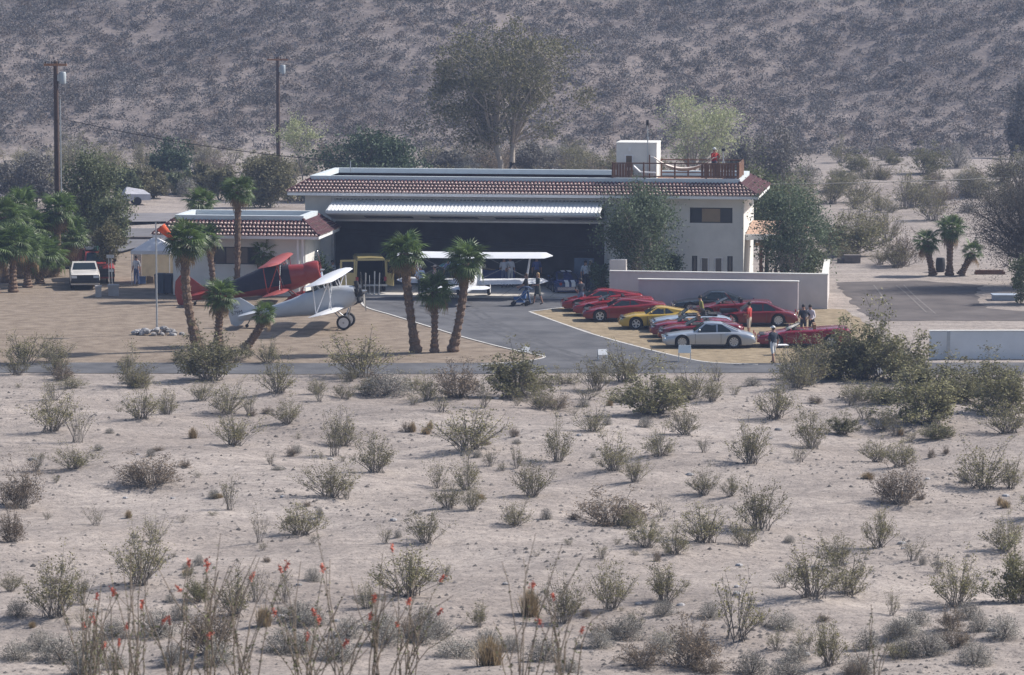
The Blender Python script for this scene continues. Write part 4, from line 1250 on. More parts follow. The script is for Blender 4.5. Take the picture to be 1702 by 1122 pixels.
        MB().tube([(ca - .35, .36 + .16, .86), (ca - .33, .36, .95), (ca - .35, .20, .86), (ca - .37, .36, .80), (ca - .35, .52, .86)], .014, 5).build('steering_wheel', M_dark, root)
        tb = MB(); tb.box(cc_ - .75, cc_ - .30, -wb * .8, wb * .8, P['zb'], P['zb'] + .10); tb.build('folded_top', M_black, root)
    for i, q in enumerate(wx):
        for sg in (1, -1):
            wheel(root, L / 2 - q, sg * (w2 - .115), rw if i == 0 else rw + .01, .21, rim, 5 if style != 'gt' else 9, sg)
    # doors: seam and handle
    for sg in (1, -1):
        dr = MB(); yw = sg * w2 * .985
        x1, x0 = ca - .10, cc_ + .02
        for xx in (x0, x1): dr.box(xx - .007, xx + .007, min(yw - sg * .05, yw + sg * .006), max(yw - sg * .05, yw + sg * .006), .24, P['zb'] - .10)
        dr.build('door_seam', M_dark, body)
        mr = MB(); mr.ball((ca - .30, sg * (w2 * .98), P['zb'] + .09), (.05, .09, .055)); mr.build('mirror', pm, root)
        # sill
        MB().box(-(wx[1] - L / 2) * 1.0 + .40, L / 2 - wx[0] - .40, sg * (w2 * .92) - .03, sg * (w2 * .92) + .03, .12, .20).build('sill', M_dark, body)
    if lights:
        for sg in (1, -1):
            zt = interp(P['top'], .03)
            MB().ball((L / 2 - .045 * L, sg * w2 * .62, zt - .02), (.09, .14, .05)).build('headlight', M_headl, body)
            MB().disc((-L / 2 + .01, sg * w2 * .60, .66), .085, 'x', .05, 12).build('taillight', M_taill, body)
            MB().box(L / 2 - .06, L / 2 - .008, sg * w2 * .55 - .12, sg * w2 * .55 + .12, .36, .43).build('indicator', mat('amber_lens', (.6, .25, .05), .3, .1, 5), body)
    bp = MB(); bp.box(L / 2 - .16, L / 2 - .02, -w2 * .55, w2 * .55, .25, .36); bp.build('grille', M_dark, body)
    rb_ = MB(); rb_.box(-L / 2 - .02, -L / 2 + .10, -w2 * .80, w2 * .80, .30, .48); rb_.build('rear_bumper', M_dark if style != 'gt' else M_chrome, root)
    if style == 'gt':
        fb = MB()
        for sg in (1, -1): fb.box(L / 2 - .08, L / 2 + .04, sg * w2 * .5 - .28, sg * w2 * .5 + .28, .46, .54)
        fb.build('front_bumper', M_chrome, root)
    if hood_up:
        q = MB(); q.prism([(ca + .04, P['zb'] + .02), (ca + .09, P['zb'] + .02), (ca + .75, P['zb'] + .80), (ca + .70, P['zb'] + .82)], 'y', -w2 * .72, w2 * .72); q.build('raised_bonnet', pm, root)
        MB().box(ca + .15, ca + 1.0, -w2 * .6, w2 * .6, P['zb'] - .2, P['zb'] + .015).build('engine_bay', M_dark, root)
    if engine_up:
        q = MB(); q.prism([(cc_ - .10, zr - .12), (cc_ - .06, zr - .10), (cc_ - .80, zr + .32), (cc_ - .86, zr + .28)], 'y', -w2 * .7, w2 * .7); q.build('raised_engine_lid', M_dark, root)
    if door:
        q = MB(); sg = -1
        q.prism([(0, .25), (1.15, .25), (1.15, .80), (.9, .84), (.25, 1.12), (0, 1.0)], 'y', -.05, .05)
        do = q.build('open_door', pm, root); do.location = (ca - .15, -w2 * .98, 0); do.rotation_euler.z = R(180 + 62)
    return root


red = paint('rosso', (.19, .009, .012)); red2 = paint('dark_rosso', (.15, .008, .012)); red3 = paint('bright_red', (.23, .011, .012))
mag = paint('magenta_red', (.20, .014, .030)); yel = paint('yellow', (.46, .30, .045)); sil = mat('paint_silver', (.40, .43, .47), .28, .05, 3, metal=.45, coat=.5); blk = paint('black_green', (.012, .018, .020))
grn = paint('silver_grey', (.30, .36, .44), .3); maroon = paint('maroon', (.145, .010, .013))


def car_px(xc, ytyre, **k):
    """position from where the near tyres meet the ground and the middle of the car"""
    x, y = G(xc, ytyre); w = k.get('Wd', 1.74)
    return (x, y + w / 2 - .1)


HD_ = math.pi
car('coupe', 'red coupe with pale rear quarter glass, topmost beside the courtyard wall', car_px(1001, 518), HD_ + R(3), red3, 'wedge', 4.35, 1.8, 1.15, rim=M_rim)
car('convertible', 'red open sports car wedged between two red coupes', car_px(1020, 526), HD_ + R(2), red3, 'wedge', 4.3, 1.75, 1.12, open_top=True)
car('coupe', 'long red coupe with five spoke silver wheels behind the yellow car', car_px(1038, 535), HD_ + R(2), red, 'wedge', 4.35, 1.85, 1.16)
car('coupe', 'yellow mid engined coupe with dark side glass', car_px(1098, 548), HD_ + R(2), yel, 'round', 4.25, 1.75, 1.13)
car('convertible', 'silver blue open sports car behind the red roadsters', car_px(1150, 553), HD_ + R(1), grn, 'gt', 4.1, 1.65, 1.16, open_top=True)
car('convertible', 'magenta red roadster between two open cars', car_px(1150, 562), HD_ + R(1), mag, 'round', 4.15, 1.66, 1.14, open_top=True, seat=M_seatt)
car('convertible', 'dark red roadster just behind the silver coupe', car_px(1165, 569), HD_ + R(1), red2, 'round', 4.2, 1.68, 1.14, open_top=True)
car('coupe', 'silver blue classic coupe with chrome bumpers on the dry lot', car_px(1179, 579.5), HD_ + R(0), sil, 'gt', 4.45, 1.70, 1.22)
car('coupe', 'red targa coupe with a raised black engine lid by the mauve wall', car_px(1196, 516), HD_ + R(2), red, 'wedge', 4.45, 1.75, 1.14, engine_up=True, open_top=True, seat=M_seatt)
car('coupe', 'black coupe parked before the mauve screen wall', car_px(1187, 523), HD_ + R(2), blk, 'gt', 4.4, 1.75, 1.18)
car('convertible', 'red convertible with a black cockpit beside the black coupe', car_px(1216, 532), HD_ + R(1), red2, 'wedge', 4.3, 1.75, 1.14, open_top=True)
car('coupe', 'red two door coupe with its bonnet raised', car_px(1256, 543), HD_ + R(1), maroon, 'gt', 4.3, 1.74, 1.22, hood_up=True)
car('convertible', 'red open sports car half hidden by the olive bushes', car_px(1337, 578), HD_ + R(-2), mag, 'wedge', 4.5, 1.85, 1.15, open_top=True, seat=M_seatt)
# blue striped car in the hangar mouth, tail to the camera
bx, by = G(940, 492)
st_ = car('coupe', 'blue fastback with two white stripes backed into the hangar mouth', (bx, by + 2.1), R(97), paint('blue', (.018, .035, .12)), 'gt', 4.2, 1.75, 1.20, group='cars in and before the hangar')
for y0 in (-.30, .06):
    o = MB().box(-2.125, -2.112, y0, y0 + .22, .50, .76).build('stripe', M_white, st_)
    q = MB(); q.prism([(-2.05, .70), (-1.60, .822), (-1.60, .832), (-2.05, .71)], 'y', y0, y0 + .22); q.build('stripe', M_white, st_)
    q = MB(); q.prism([(-.62, 1.212), (.10, 1.225), (.10, 1.231), (-.62, 1.218)], 'y', y0, y0 + .22); q.build('stripe', M_white, st_)


# ------------------------------------------------------------------ pickup, wagon, van
def truck(name, label, pos, head, pm, L, Wd, zr, cab, top, wh, group, glassrear=True, bed=None, roofload=False):
    root = empty(name, (*pos, .012), head, label, 'car' if bed is None else 'pickup truck', group)
    w2 = Wd / 2; rw = .35; R_ = .43
    xs = set(np.linspace(0, 1, 21)) | {p[0] for p in top}
    for f in wh:
        for a in np.linspace(-1, 1, 9): xs.add(f + R_ / L * math.sin(a * math.pi / 2))
    xs = sorted(v for v in xs if 0 <= v <= 1); xs = [v for i, v in enumerate(xs) if i == 0 or v - xs[i - 1] > .003]
    rings = []
    for f in xs:
        z0 = .30
        for q in wh:
            dd = R_ ** 2 - ((f - q) * L) ** 2
            if dd > 0: z0 = max(z0, rw + math.sqrt(dd))
        zt = interp(top, f); w = w2 * (1 if .03 < f < .97 else .97); x = L / 2 - f * L
        half = [(0, zt), (.80 * w, zt - .005), (.95 * w, zt - .03), (w, zt - .09), (w, z0 + (zt - .09 - z0) * .5), (w * .98, z0)]
        rings.append([(x, y, z) for y, z in half[::-1]] + [(x, -y, z) for y, z in half[1:]])
    body = MB().loft(rings, cap=True, closed=False).build('body', pm, root, sm=35)
    MB().box(-L / 2 + .2, L / 2 - .2, -w2 * .72, w2 * .72, .28, .72).build('underbody', M_dark, root)
    a, b_, c_, d_ = [L / 2 - f * L for f in cab]; zb = interp(top, cab[0]) - .02; wt = w2 * .80
    sec = [[(a, w2 * .94, zb), (a, -w2 * .94, zb), (d_, -w2 * .94, zb), (d_, w2 * .94, zb)], [(b_, wt, zr), (b_, -wt, zr), (c_, -wt, zr), (c_, wt, zr)]]
    cb = MB().loft(sec); cbn = cb.build('cab', pm, root)
    def pane(nm, pts, off):
        o = Vector(off); pts = [Vector(p) for p in pts]; q = MB(); n = len(pts)
        q.add([p + o for p in pts] + [p - o for p in pts], [tuple(range(n)), tuple(range(n, 2 * n))[::-1]] + [(i, (i + 1) % n, n + (i + 1) % n, n + i) for i in range(n)]); q.build(nm, M_glass, cbn)
    def lp(p, q, t): return tuple(Vector(p).lerp(Vector(q), t))
    A, B, C_, D_ = sec[0]; E_, F_, G_, H_ = sec[1]
    pane('windshield', [lp(lp(A, E_, .12), lp(B, F_, .12), .06), lp(lp(A, E_, .12), lp(B, F_, .12), .94), lp(lp(A, E_, .90), lp(B, F_, .90), .93), lp(lp(A, E_, .90), lp(B, F_, .90), .07)], (.012, 0, .008))
    pane('rear_window', [lp(lp(D_, H_, .2), lp(C_, G_, .2), .1), lp(lp(D_, H_, .2), lp(C_, G_, .2), .9), lp(lp(D_, H_, .88), lp(C_, G_, .88), .9), lp(lp(D_, H_, .88), lp(C_, G_, .88), .1)], (-.012, 0, .006))
    nwin = 1 if bed else 3
    for (p0, p1, t0, t1, sg) in ((A, D_, E_, H_, 1), (B, C_, F_, G_, -1)):
        for k in range(nwin):
            f0, f1 = .06 + k * .88 / nwin + (.0 if k else .02), .06 + (k + 1) * .88 / nwin - .04
            pane('side_window', [lp(lp(p0, p1, f0), lp(t0, t1, f0), .12), lp(lp(p0, p1, f1), lp(t0, t1, f1), .12), lp(lp(p0, p1, f1), lp(t0, t1, f1), .9), lp(lp(p0, p1, f0), lp(t0, t1, f0), .9)], (0, sg * .012, .004))
    if bed:
        MB().box(-L / 2 + .08, d_ - .10, -w2 * .82, w2 * .82, .9, interp(top, .8) + .012).build('bed', M_dark, root)
    for f in wh:
        for sg in (1, -1): wheel(root, L / 2 - f * L, sg * (w2 - .12), rw, .22, M_rim, 6, sg)
    gr = MB().box(L / 2 - .05, L / 2 + .012, -w2 * .94, w2 * .94, .56, .86); gr.build('grille', M_dark, body)
    for sg in (1, -1):
        MB().box(L / 2 - .05, L / 2 + .022, sg * w2 * .74 - .15, sg * w2 * .74 + .15, .68, .82).build('headlight', M_headl, body)
        MB().box(-L / 2 - .012, -L / 2 + .05, sg * w2 * .82 - .10, sg * w2 * .82 + .10, .70, .92).build('taillight', M_taill, body)
        MB().box(a - .45, a - .30, sg * (w2 + .10) - .10, sg * (w2 + .10) + .10, zb + .05, zb + .20).build('mirror', M_dark, root)
    MB().box(L / 2 - .03, L / 2 + .10, -w2 * .98, w2 * .98, .40, .56).build('front_bumper', M_dark, root)
    MB().box(-L / 2 - .10, -L / 2 + .03, -w2 * .98, w2 * .98, .40, .56).build('rear_bumper', M_dark, root)
    if roofload:
        MB().box(c_ + .2, b_ - .2, -wt * .9, wt * .9, zr + .06, zr + .10).build('roof_rack', M_dark, root)
    return root


x, y = G(132, 483)
truck('pickup_truck', 'old white pickup with a black grille facing the driveway', (x, y + 2.4), R(-90 + 8), paint('old_white', (.66, .62, .57), .4), 4.6, 1.66, 1.42, (.34, .44, .58, .62), [(0, .86), (.02, .92), (.34, 1.0), (.62, .98), (1, .96)], (.17, .78), 'work vehicles by the palms', bed=True)
x, y = G(152, 474)
truck('estate_car', 'red four wheel drive wagon parked behind the white pickup', (x, y + 3.0), R(-90 + 10), paint('faded_red', (.34, .05, .045), .4), 4.5, 1.75, 1.72, (.28, .38, .93, .98), [(0, .90), (.03, 1.02), (.28, 1.10), (1, 1.06)], (.18, .78), 'work vehicles by the palms', roofload=True)
o = MB().tube([(0, -.4, .12), (0, .4, .12)], .13, 8).build('sleeping_roll', mat('teal_cloth', (.03, .16, .13), .8, .2, 5)); o.location = (x, y + 2.6, 1.78)
tag(o, 'green rolled bag on the roof of the red wagon', 'bag')

# yellow van with its rear doors open, tail to the camera
yv = paint('van_yellow', (.48, .40, .18), .35)
x, y = G(617, 490)
VN = empty('van', (x, y, .15), R(90 + 6), 'yellow van with both rear doors thrown open before the hangar', 'van', 'cars in and before the hangar')
VL, VW, VH = 4.5, 1.78, 1.92      # tail at x=0, nose +x
vb = MB()
def vring(x, w, z0, z1): return [(x, w * .97, z0), (x, w, z0 + .45), (x, w, z0 + .85), (x, w * .93, z1 - .16), (x, w * .80, z1 - .03), (x, 0, z1), (x, -w * .80, z1 - .03), (x, -w * .93, z1 - .16), (x, -w, z0 + .85), (x, -w, z0 + .45), (x, -w * .97, z0)]
vb.loft([vring(0, VW / 2, .36, VH), vring(3.3, VW / 2, .36, VH), vring(3.75, VW / 2 * .98, .36, VH - .1), vring(4.15, VW / 2 * .97, .36, 1.25), vring(VL, VW / 2 * .93, .40, .95)], cap=False, closed=False)
vbo = vb.build('body', yv, VN, sm=35)
MB().box(.05, 4.2, -VW / 2 + .06, VW / 2 - .06, .34, .42).build('load_floor', M_dark, VN)
MB().box(2.6, 2.66, -VW / 2 + .08, VW / 2 - .08, .42, VH - .12).build('bulkhead', M_black, VN)
fr = MB()
for sg in (1, -1): fr.prism([(sg * VW / 2, .36), (sg * (VW / 2 - .07), .36), (sg * (VW / 2 * .93 - .07), VH - .16), (sg * VW / 2 * .93, VH - .16)], 'x', -.02, .06)
fr.box(-.02, .06, -VW / 2 * .86, VW / 2 * .86, VH - .16, VH - .04); fr.box(-.04, .06, -VW / 2, VW / 2, .34, .42)
fr.build('rear_door_frame', yv, VN)
for sg in (1, -1):
    d = MB()      # door with a window opening: hinge at the body side, leaf swings back towards the camera
    w_ = VW / 2 - .03
    d.box(0, w_, -.03, .03, .40, 1.10); d.box(0, .10, -.03, .03, 1.10, VH - .10); d.box(w_ - .10, w_, -.03, .03, 1.10, VH - .10); d.box(.10, w_ - .10, -.03, .03, VH - .20, VH - .10)
    do = d.build('rear_door', yv, VN, loc=(-.02, sg * VW / 2 * .98, 0)); do.rotation_euler.z = R(180 - sg * 22 + (0 if sg > 0 else 0)) if sg < 0 else R(180 - 82)
    MB().box(.10, w_ - .10, -.008, .008, 1.10, VH - .20).build('door_window', M_glass, do)
    if sg > 0:
        MB().disc((w_ / 2, -.05, .78), .20, 'y', .10, 16).build('spare_wheel_cover', yv, do)
for sx in (.85, 3.6):
    for sg in (1, -1): wheel(VN, sx, sg * (VW / 2 - .14), .33, .2, M_rim, 6, sg)
for sg in (1, -1):
    for (a, b) in ((.25, 1.15), (1.3, 2.2), (2.45, 3.35)):
        q = MB(); q.prism([(sg * (VW / 2 + .004), 1.22), (sg * (VW / 2 * .945 + .004), VH - .22), (sg * (VW / 2 * .945 - .02), VH - .22), (sg * (VW / 2 - .02), 1.22)], 'x', a, b); q.build('side_window', M_glass, vbo)
    MB().box(-.06, .02, sg * (VW / 2 - .10) - .08, sg * (VW / 2 - .10) + .08, .62, .86).build('taillight', M_taill, vbo)
MB().box(-.14, -.03, -VW / 2, VW / 2, .34, .44).build('rear_bumper', M_galv, VN)
MB().box(4.12, 4.16, -VW / 2 * .85, VW / 2 * .85, 1.28, 1.7).build('windshield', M_glass, VN)
sb_ = MB()
vr2 = random.Random(3)
# surfboards or poles standing at the back of the van
for k in range(5):
    px_, py_ = G(600 + k * 7.5, 493)
    o = MB().box(-.035, .035, -.012, .012, 0, vr2.uniform(.95, 1.35)).ball((0, 0, .02), (.09, .09, .02)).build('steel_stand', M_galv)
    o.location = (px_, py_ - .05 * k, .14); o.rotation_euler = (R(vr2.uniform(-4, 4)), R(vr2.uniform(-4, 4)), vr2.uniform(0, 3))
    tag(o, 'thin grey upright stand behind the open yellow van', 'stand', 'steel stands behind the van')


# ------------------------------------------------------------------ aeroplanes
def wing_mesh(span, chord, thick, dihedral=0.0, tip=.55, sweep=0.0):
    """airfoil wing along y, leading edge at +x, rounded tips"""
    mb = MB(); rings = []
    af = [(.5, 0), (.42, .05), (.25, .085), (0, .085), (-.25, .05), (-.5, .004), (-.25, -.012), (0, -.022), (.25, -.03), (.42, -.03)]
    n = 22
    for i in range(n + 1):
        t = -1 + 2 * i / n; y = t * span / 2; q = abs(y) - (span / 2 - tip)
        c_ = chord if q <= 0 else chord * max(.12, math.sqrt(max(0, 1 - (q / tip) ** 2 * .985)))
        if i in (0, n): y *= .999
        rings.append([(px * c_ + (0 if q <= 0 else -.0 * q) - sweep * abs(t), y, pz * thick / .1 * c_ / chord + abs(y) * dihedral) for px, pz in af])
    return mb.loft(rings)


def biplane(name, label, pos, head, pitch, spec):
    """body frame: x forward, z up, origin in the fuselage under the wing; the root stands on the ground"""
    root = empty(name, (*pos, spec.get('z', .01)), head, label, 'aeroplane', 'vintage biplanes')
    # every part is placed through the pitch matrix so that the wheels rest on the ground
    wz, wx_, wr, trk = spec['wheel']; s, c_ = math.sin(pitch), math.cos(pitch)
    z0 = wr - (wx_ * s + wz * c_)
    PM = Matrix.Translation((0, 0, z0)) @ Matrix.Rotation(-pitch, 4, 'Y')
    def put(mb, nm, m, sm=None, parent=None):
        mb.v = [tuple(PM @ Vector(v)) for v in mb.v]
        return mb.build(nm, m, parent or root, sm=sm)
    mb_, mw, mt = spec['body'], spec['wing'], spec['tail']
    rings = []
    for (x, w, zt, zb_) in spec['fus']:
        zc, h = (zt + zb_) / 2, (zt - zb_) / 2
        rings.append([(x, w * (abs(math.cos(a)) ** .75) * (1 if math.cos(a) > 0 else -1), zc + h * (abs(math.sin(a)) ** .8) * (1 if math.sin(a) > 0 else -1)) for a in np.linspace(0, 2 * math.pi, 18, endpoint=False)])
    fus = put(MB().loft(rings), 'fuselage', mb_, 50)
    if 'cover' in spec:
        rr = []
        for (x, w, zt, zb_) in [f for f in spec['fus'] if spec['cover'][0] >= f[0] >= spec['cover'][1]]:
            zc, h = (zt + zb_) / 2, (zt - zb_) / 2
            rr.append([(x, 1.03 * w * (abs(math.cos(a)) ** .75) * (1 if math.cos(a) > 0 else -1), zc + 1.03 * h * (abs(math.sin(a)) ** .8) * (1 if math.sin(a) > 0 else -1)) for a in np.linspace(-.35, math.pi + .35, 13)])
        put(MB().loft(rr, cap=False, closed=False), 'canvas_cover', mat('dark_canvas', (.022, .024, .040), .85, .25, 3), 50, fus)
    us, uc, uz, ux = spec['upper']; ls, lc, lz, lx = spec['lower']
    u = wing_mesh(us, uc, .16, .008); u.v = [(v[0] + ux, v[1], v[2] + uz) for v in u.v]; uw = put(u, 'upper_wing', mw, 40)
    l = wing_mesh(ls, lc, .14, .025); l.v = [(v[0] + lx, v[1], v[2] + lz) for v in l.v]; put(l, 'lower_wing', mw, 40)
    for sg in (1, -1):
        y = sg * us * .36
        zl_, zu = lz + abs(y) * .025 + .05, uz - .02
        for (a, b) in ((lx + .42, ux + .42), (lx - .38, ux - .38), (lx - .38, ux + .42)):
            put(MB().tube([(a, y * .93, zl_), (b, y, zu)], .028, 6), 'interplane_strut', spec['strut'])
        for (a, b) in ((ux + .45, ux + .35), (ux - .15, ux - .35)):
            put(MB().tube([(a, sg * .32, spec['cab_z']), (b, sg * .55, uz - .01)], .022, 6), 'cabane_strut', spec['strut'])
        for (a, b) in (((lx + .3, sg * .35, lz + .1), (ux + .3, y, zu)), ((ux + .3, sg * .5, uz), (lx + .3, y, zl_))):
            put(MB().tube([a, b], .006, 4), 'flying_wire', M_galv)
    # tail
    tx, tz = spec['tailx'], spec['tailz']
    fin = MB(); pts = spec['rudder']
    fin.prism([(tx + a, tz + b) for a, b in pts], 'y', -.035, .035); fo = put(fin, 'rudder', mt)
    st = wing_mesh(spec['stab'], .95, .06, 0, .5); st.v = [(v[0] + tx + .45, v[1], v[2] + tz + .08) for v in st.v]; put(st, 'stabiliser', mt, 40)
    # landing gear
    for sg in (1, -1):
        for a in (wx_ + .35, wx_ - .45):
            put(MB().tube([(a, sg * .35, spec['gear_z']), (wx_, sg * (trk - .08), wz)], .032, 6), 'gear_leg', spec['leg'])
        w = MB(); ring = []
        for k in range(19):
            a = 2 * math.pi * k / 18
            ring.append([(wx_ + q * math.cos(a), sg * trk + b, wz + q * math.sin(a)) for q, b in ((wr * .70, -.07), (wr * .92, -.085), (wr, -.04), (wr, .04), (wr * .92, .085), (wr * .70, .07))])
        wo = put(w.loft(ring, cap=False), 'wheel', M_black, 40)
        put(MB().disc((wx_, sg * trk, wz), wr * .73, 'y', .13, 16), 'hub_disc', spec['hub'], None, wo)
        put(MB().disc((wx_, sg * trk, wz), wr * .14, 'y', .19, 10), 'hub_cap', M_galv, None, wo)
        if spec.get('spat'):
            sp = MB(); rg = []
            for x_, w_, a_, b_2 in ((.52, .03, .02, -.10), (.40, .13, .16, -.20), (.1, .16, .26, -.22), (-.3, .13, .20, -.18), (-.75, .03, .02, -.06)):
                rg.append([(wx_ + x_, sg * trk + w_ * math.cos(t), wz + .12 + (a_ + b_2) / 2 + (a_ - b_2) / 2 * math.sin(t)) for t in np.linspace(0, 6.283, 10, endpoint=False)])
            put(sp.loft(rg), 'wheel_spat', mb_, 50)
    put(MB().tube([(wx_, -trk, wz), (wx_, trk, wz)], .03, 6), 'axle', M_dark)
    # engine
    ex, ez = spec['engine']
    if spec.get('cowl'):
        r_ = spec['cowl']; rg = []
        for x_, q in ((-.05, r_ * .92), (.15, r_), (.55, r_), (.72, r_ * .90), (.76, r_ * .74), (.60, r_ * .70)):
            rg.append([(ex + x_, q * math.cos(t), ez + q * math.sin(t)) for t in np.linspace(0, 6.283, 20, endpoint=False)])
        put(MB().loft(rg), 'cowling', spec['cowlm'], 40)
        px_ = ex + .80
    else:
        put(MB().disc((ex + .18, 0, ez), .22, 'x', .4, 12), 'crankcase', M_dark)
        for k in range(5):
            a = R(90 + 72 * k); M = Matrix.Translation((ex + .16, 0, ez)) @ Matrix.Rotation(a, 4, 'X')
            cy = MB(); cy.tube([M @ Vector((0, .18, 0)), M @ Vector((0, .34, 0)), M @ Vector((0, .36, 0)), M @ Vector((0, .56, 0))], [.10, .10, .125, .11], 8)
            cy.box(-.10, .10, .52, .60, -.07, .07, M=M); put(cy, 'cylinder', M_dark)
        put(MB().tube([(ex + .1, .25, ez - .35), (ex - .1, .3, ez - .55), (ex - .6, .32, ez - .62)], .05, 6), 'exhaust', M_dark)
        px_ = ex + .42
    pa = spec['prop']; pr = MB()
    M = Matrix.Translation((px_, 0, ez)) @ Matrix.Rotation(pa, 4, 'X')
    for sg in (1, -1):
        rg = []
        for t, w_, tw in ((.05, .05, 1.1), (.3, .08, .8), (.7, .085, .45), (1.02, .05, .3), (1.08, .015, .28)):
            rg.append([M @ Vector((w_ * math.cos(q) * math.sin(tw) + .016 * math.sin(q), sg * t, w_ * math.cos(q) * math.cos(tw) * sg)) for q in np.linspace(0, 6.283, 8, endpoint=False)])
        pr.loft(rg)
    po = put(pr, 'propeller', spec['propm'], 50)
    put(MB().disc((px_ + .08, 0, ez), .10, 'x', .22, 10, r2=.03), 'spinner', M_galv, None, po)
    # cockpit openings with little screens
    for cx_ in spec.get('cockpits', ()):
        ft = [f for f in spec['fus']]; zt = float(np.interp(cx_, [f[0] for f in ft[::-1]], [f[2] for f in ft[::-1]]))
        ck = MB(); ck.loft([[(cx_ + .36 * math.cos(t), .24 * math.sin(t), zt - .05 + h_) for t in np.linspace(0, 6.283, 14, endpoint=False)] for h_ in (0, .075)]); put(ck, 'cockpit', M_seatk)
        put(MB().prism([(cx_ + .40, zt), (cx_ + .43, zt), (cx_ + .28, zt + .26), (cx_ + .25, zt + .26)], 'y', -.2, .2), 'windscreen', glass('windscreen_glass'))
    # tail skid
    sx, sz = tx + .25, tz - .12
    g0 = -z0 / c_ - (sx - .1) * s / c_
    tw = MB(); tw.tube([(sx + .25, 0, sz), (sx - .1, 0, g0 + .09)], .028, 6); put(tw, 'tail_skid', M_dark)
    put(MB().disc((sx - .1, 0, g0 + .09), .09, 'y', .06, 12), 'tail_wheel', M_black)
    return root, put


def writing(txt, size, m):
    cu = bpy.data.curves.new('lettering', 'FONT'); cu.body = txt; cu.size = size; cu.align_x = 'CENTER'; cu.extrude = .002
    to = bpy.data.objects.new('lettering', cu); COL.objects.link(to)
    me = bpy.data.meshes.new_from_object(to.evaluated_get(bpy.context.evaluated_depsgraph_get()))
    bpy.data.objects.remove(to); bpy.data.curves.remove(cu)
    me.materials.clear(); me.materials.append(m)
    return me


silv = mat('silver_dope', (.46, .49, .53), .45, .05, 2, metal=.15); silw = mat('white_dope', (.66, .67, .70), .5, .04, 2)
mred = paint('aircraft_red', (.25, .024, .018), .4); mredw = mat('wing_red', (.30, .065, .058), .5, .08, 2)
RUD = [(-.62, -.32), (-.66, .30), (-.52, .72), (-.22, .95), (.12, .92), (.42, .66), (.75, .34), (1.1, .22), (1.1, 0), (.2, -.18), (-.1, -.42), (-.4, -.46)]
wx0, wy0 = G(575, 546)
WSPEC = dict(wheel=(-1.27, .62, .375, .80), body=silv, wing=silw, tail=silv, strut=silw, leg=M_galv, hub=silw,
             fus=[(1.40, .34, .38, -.40), (1.18, .42, .46, -.56), (.75, .46, .55, -.66), (0, .47, .62, -.68), (-1.0, .44, .60, -.64), (-1.9, .36, .40, -.50), (-3.05, .24, .28, -.34), (-4.2, .11, .18, -.21), (-4.75, .05, .14, -.14)],
             upper=(8.4, 1.50, 1.02, .24), lower=(8.0, 1.40, -.56, .05), cab_z=.5, tailx=-4.55, tailz=.10, rudder=RUD, stab=2.9, gear_z=-.62, engine=(1.40, .02), prop=R(62), propm=mat('prop_dark', (.03, .025, .02), .4, .1, 5), cockpits=(-.75,), z=.012)
wb_, wput = biplane('biplane', 'silver white biplane with NC lettering on its rudder standing on the yard', (wx0 - .87, wy0), R(-5.5), R(12.5), WSPEC)
M_ink = mat('black_lettering', (.02, .02, .025), .6, .1, 5)
for txt, sz, dx, dz in (('NC', .26, -.24, .42), ('579M', .26, -.20, .12)):
    me = writing(txt, sz, M_ink)
    o = bpy.data.objects.new('lettering', me)
    rud = [c for c in wb_.children if c.name.startswith('rudder')][0]
    link(o, rud)
    Z0 = .375 - (.62 * math.sin(R(12.5)) - 1.27 * math.cos(R(12.5)))
    M = Matrix.Translation((0, 0, Z0)) @ Matrix.Rotation(-R(12.5), 4, 'Y') @ Matrix.Translation((-4.55 + dx, -.040, .10 + dz)) @ Matrix.Rotation(R(90), 4, 'X')
    o.matrix_local = M
rx0, ry0 = G(490, 508)
RSPEC = dict(wheel=(-1.28, .75, .33, .95), body=mred, wing=mredw, tail=mred, strut=mred, leg=mred, hub=mred, spat=True,
             fus=[(1.60, .50, .50, -.50), (1.2, .55, .58, -.60), (.6, .58, .68, -.70), (0, .58, .80, -.74), (-.9, .54, .80, -.70), (-2.0, .44, .56, -.58), (-3.2, .28, .34, -.40), (-4.4, .14, .20, -.24), (-5.2, .05, .12, -.12)],
             upper=(7.6, 1.20, .98, -.05), lower=(7.4, 1.25, -.62, -.15), cab_z=.72, tailx=-5.0, tailz=.10, rudder=[(-.75, -.30), (-.80, .35), (-.62, .95), (-.30, 1.22), (.05, 1.18), (.40, .80), (.80, .34), (1.2, .2), (1.2, 0), (.2, -.2), (-.2, -.42), (-.5, -.45)], stab=3.1, gear_z=-.66, engine=(1.45, .02),
             cowl=.60, cowlm=mred, prop=R(78), propm=M_chrome, cover=(.7, -3.3), z=.012)
biplane('biplane', 'red biplane with a dark canvas cover over its cabin beside the small building', (rx0 - .75, ry0), R(-3), R(12), RSPEC)
hx3, hy3 = G(787, 496)
HSPEC = dict(WSPEC); HSPEC.update(body=silw, wing=silw, tail=silw, z=.15, upper=(8.9, 1.45, 1.05, .15), lower=(8.4, 1.35, -.42, .05), prop=R(5), cockpits=(-.7,), wheel=(-.88, .62, .36, .85))
c_, s__ = math.cos(R(84)), math.sin(R(84))
biplane('biplane', 'white biplane parked tail outwards in the hangar doorway', (hx3 - .62 * c_, hy3 - .2), R(84), R(7), HSPEC)

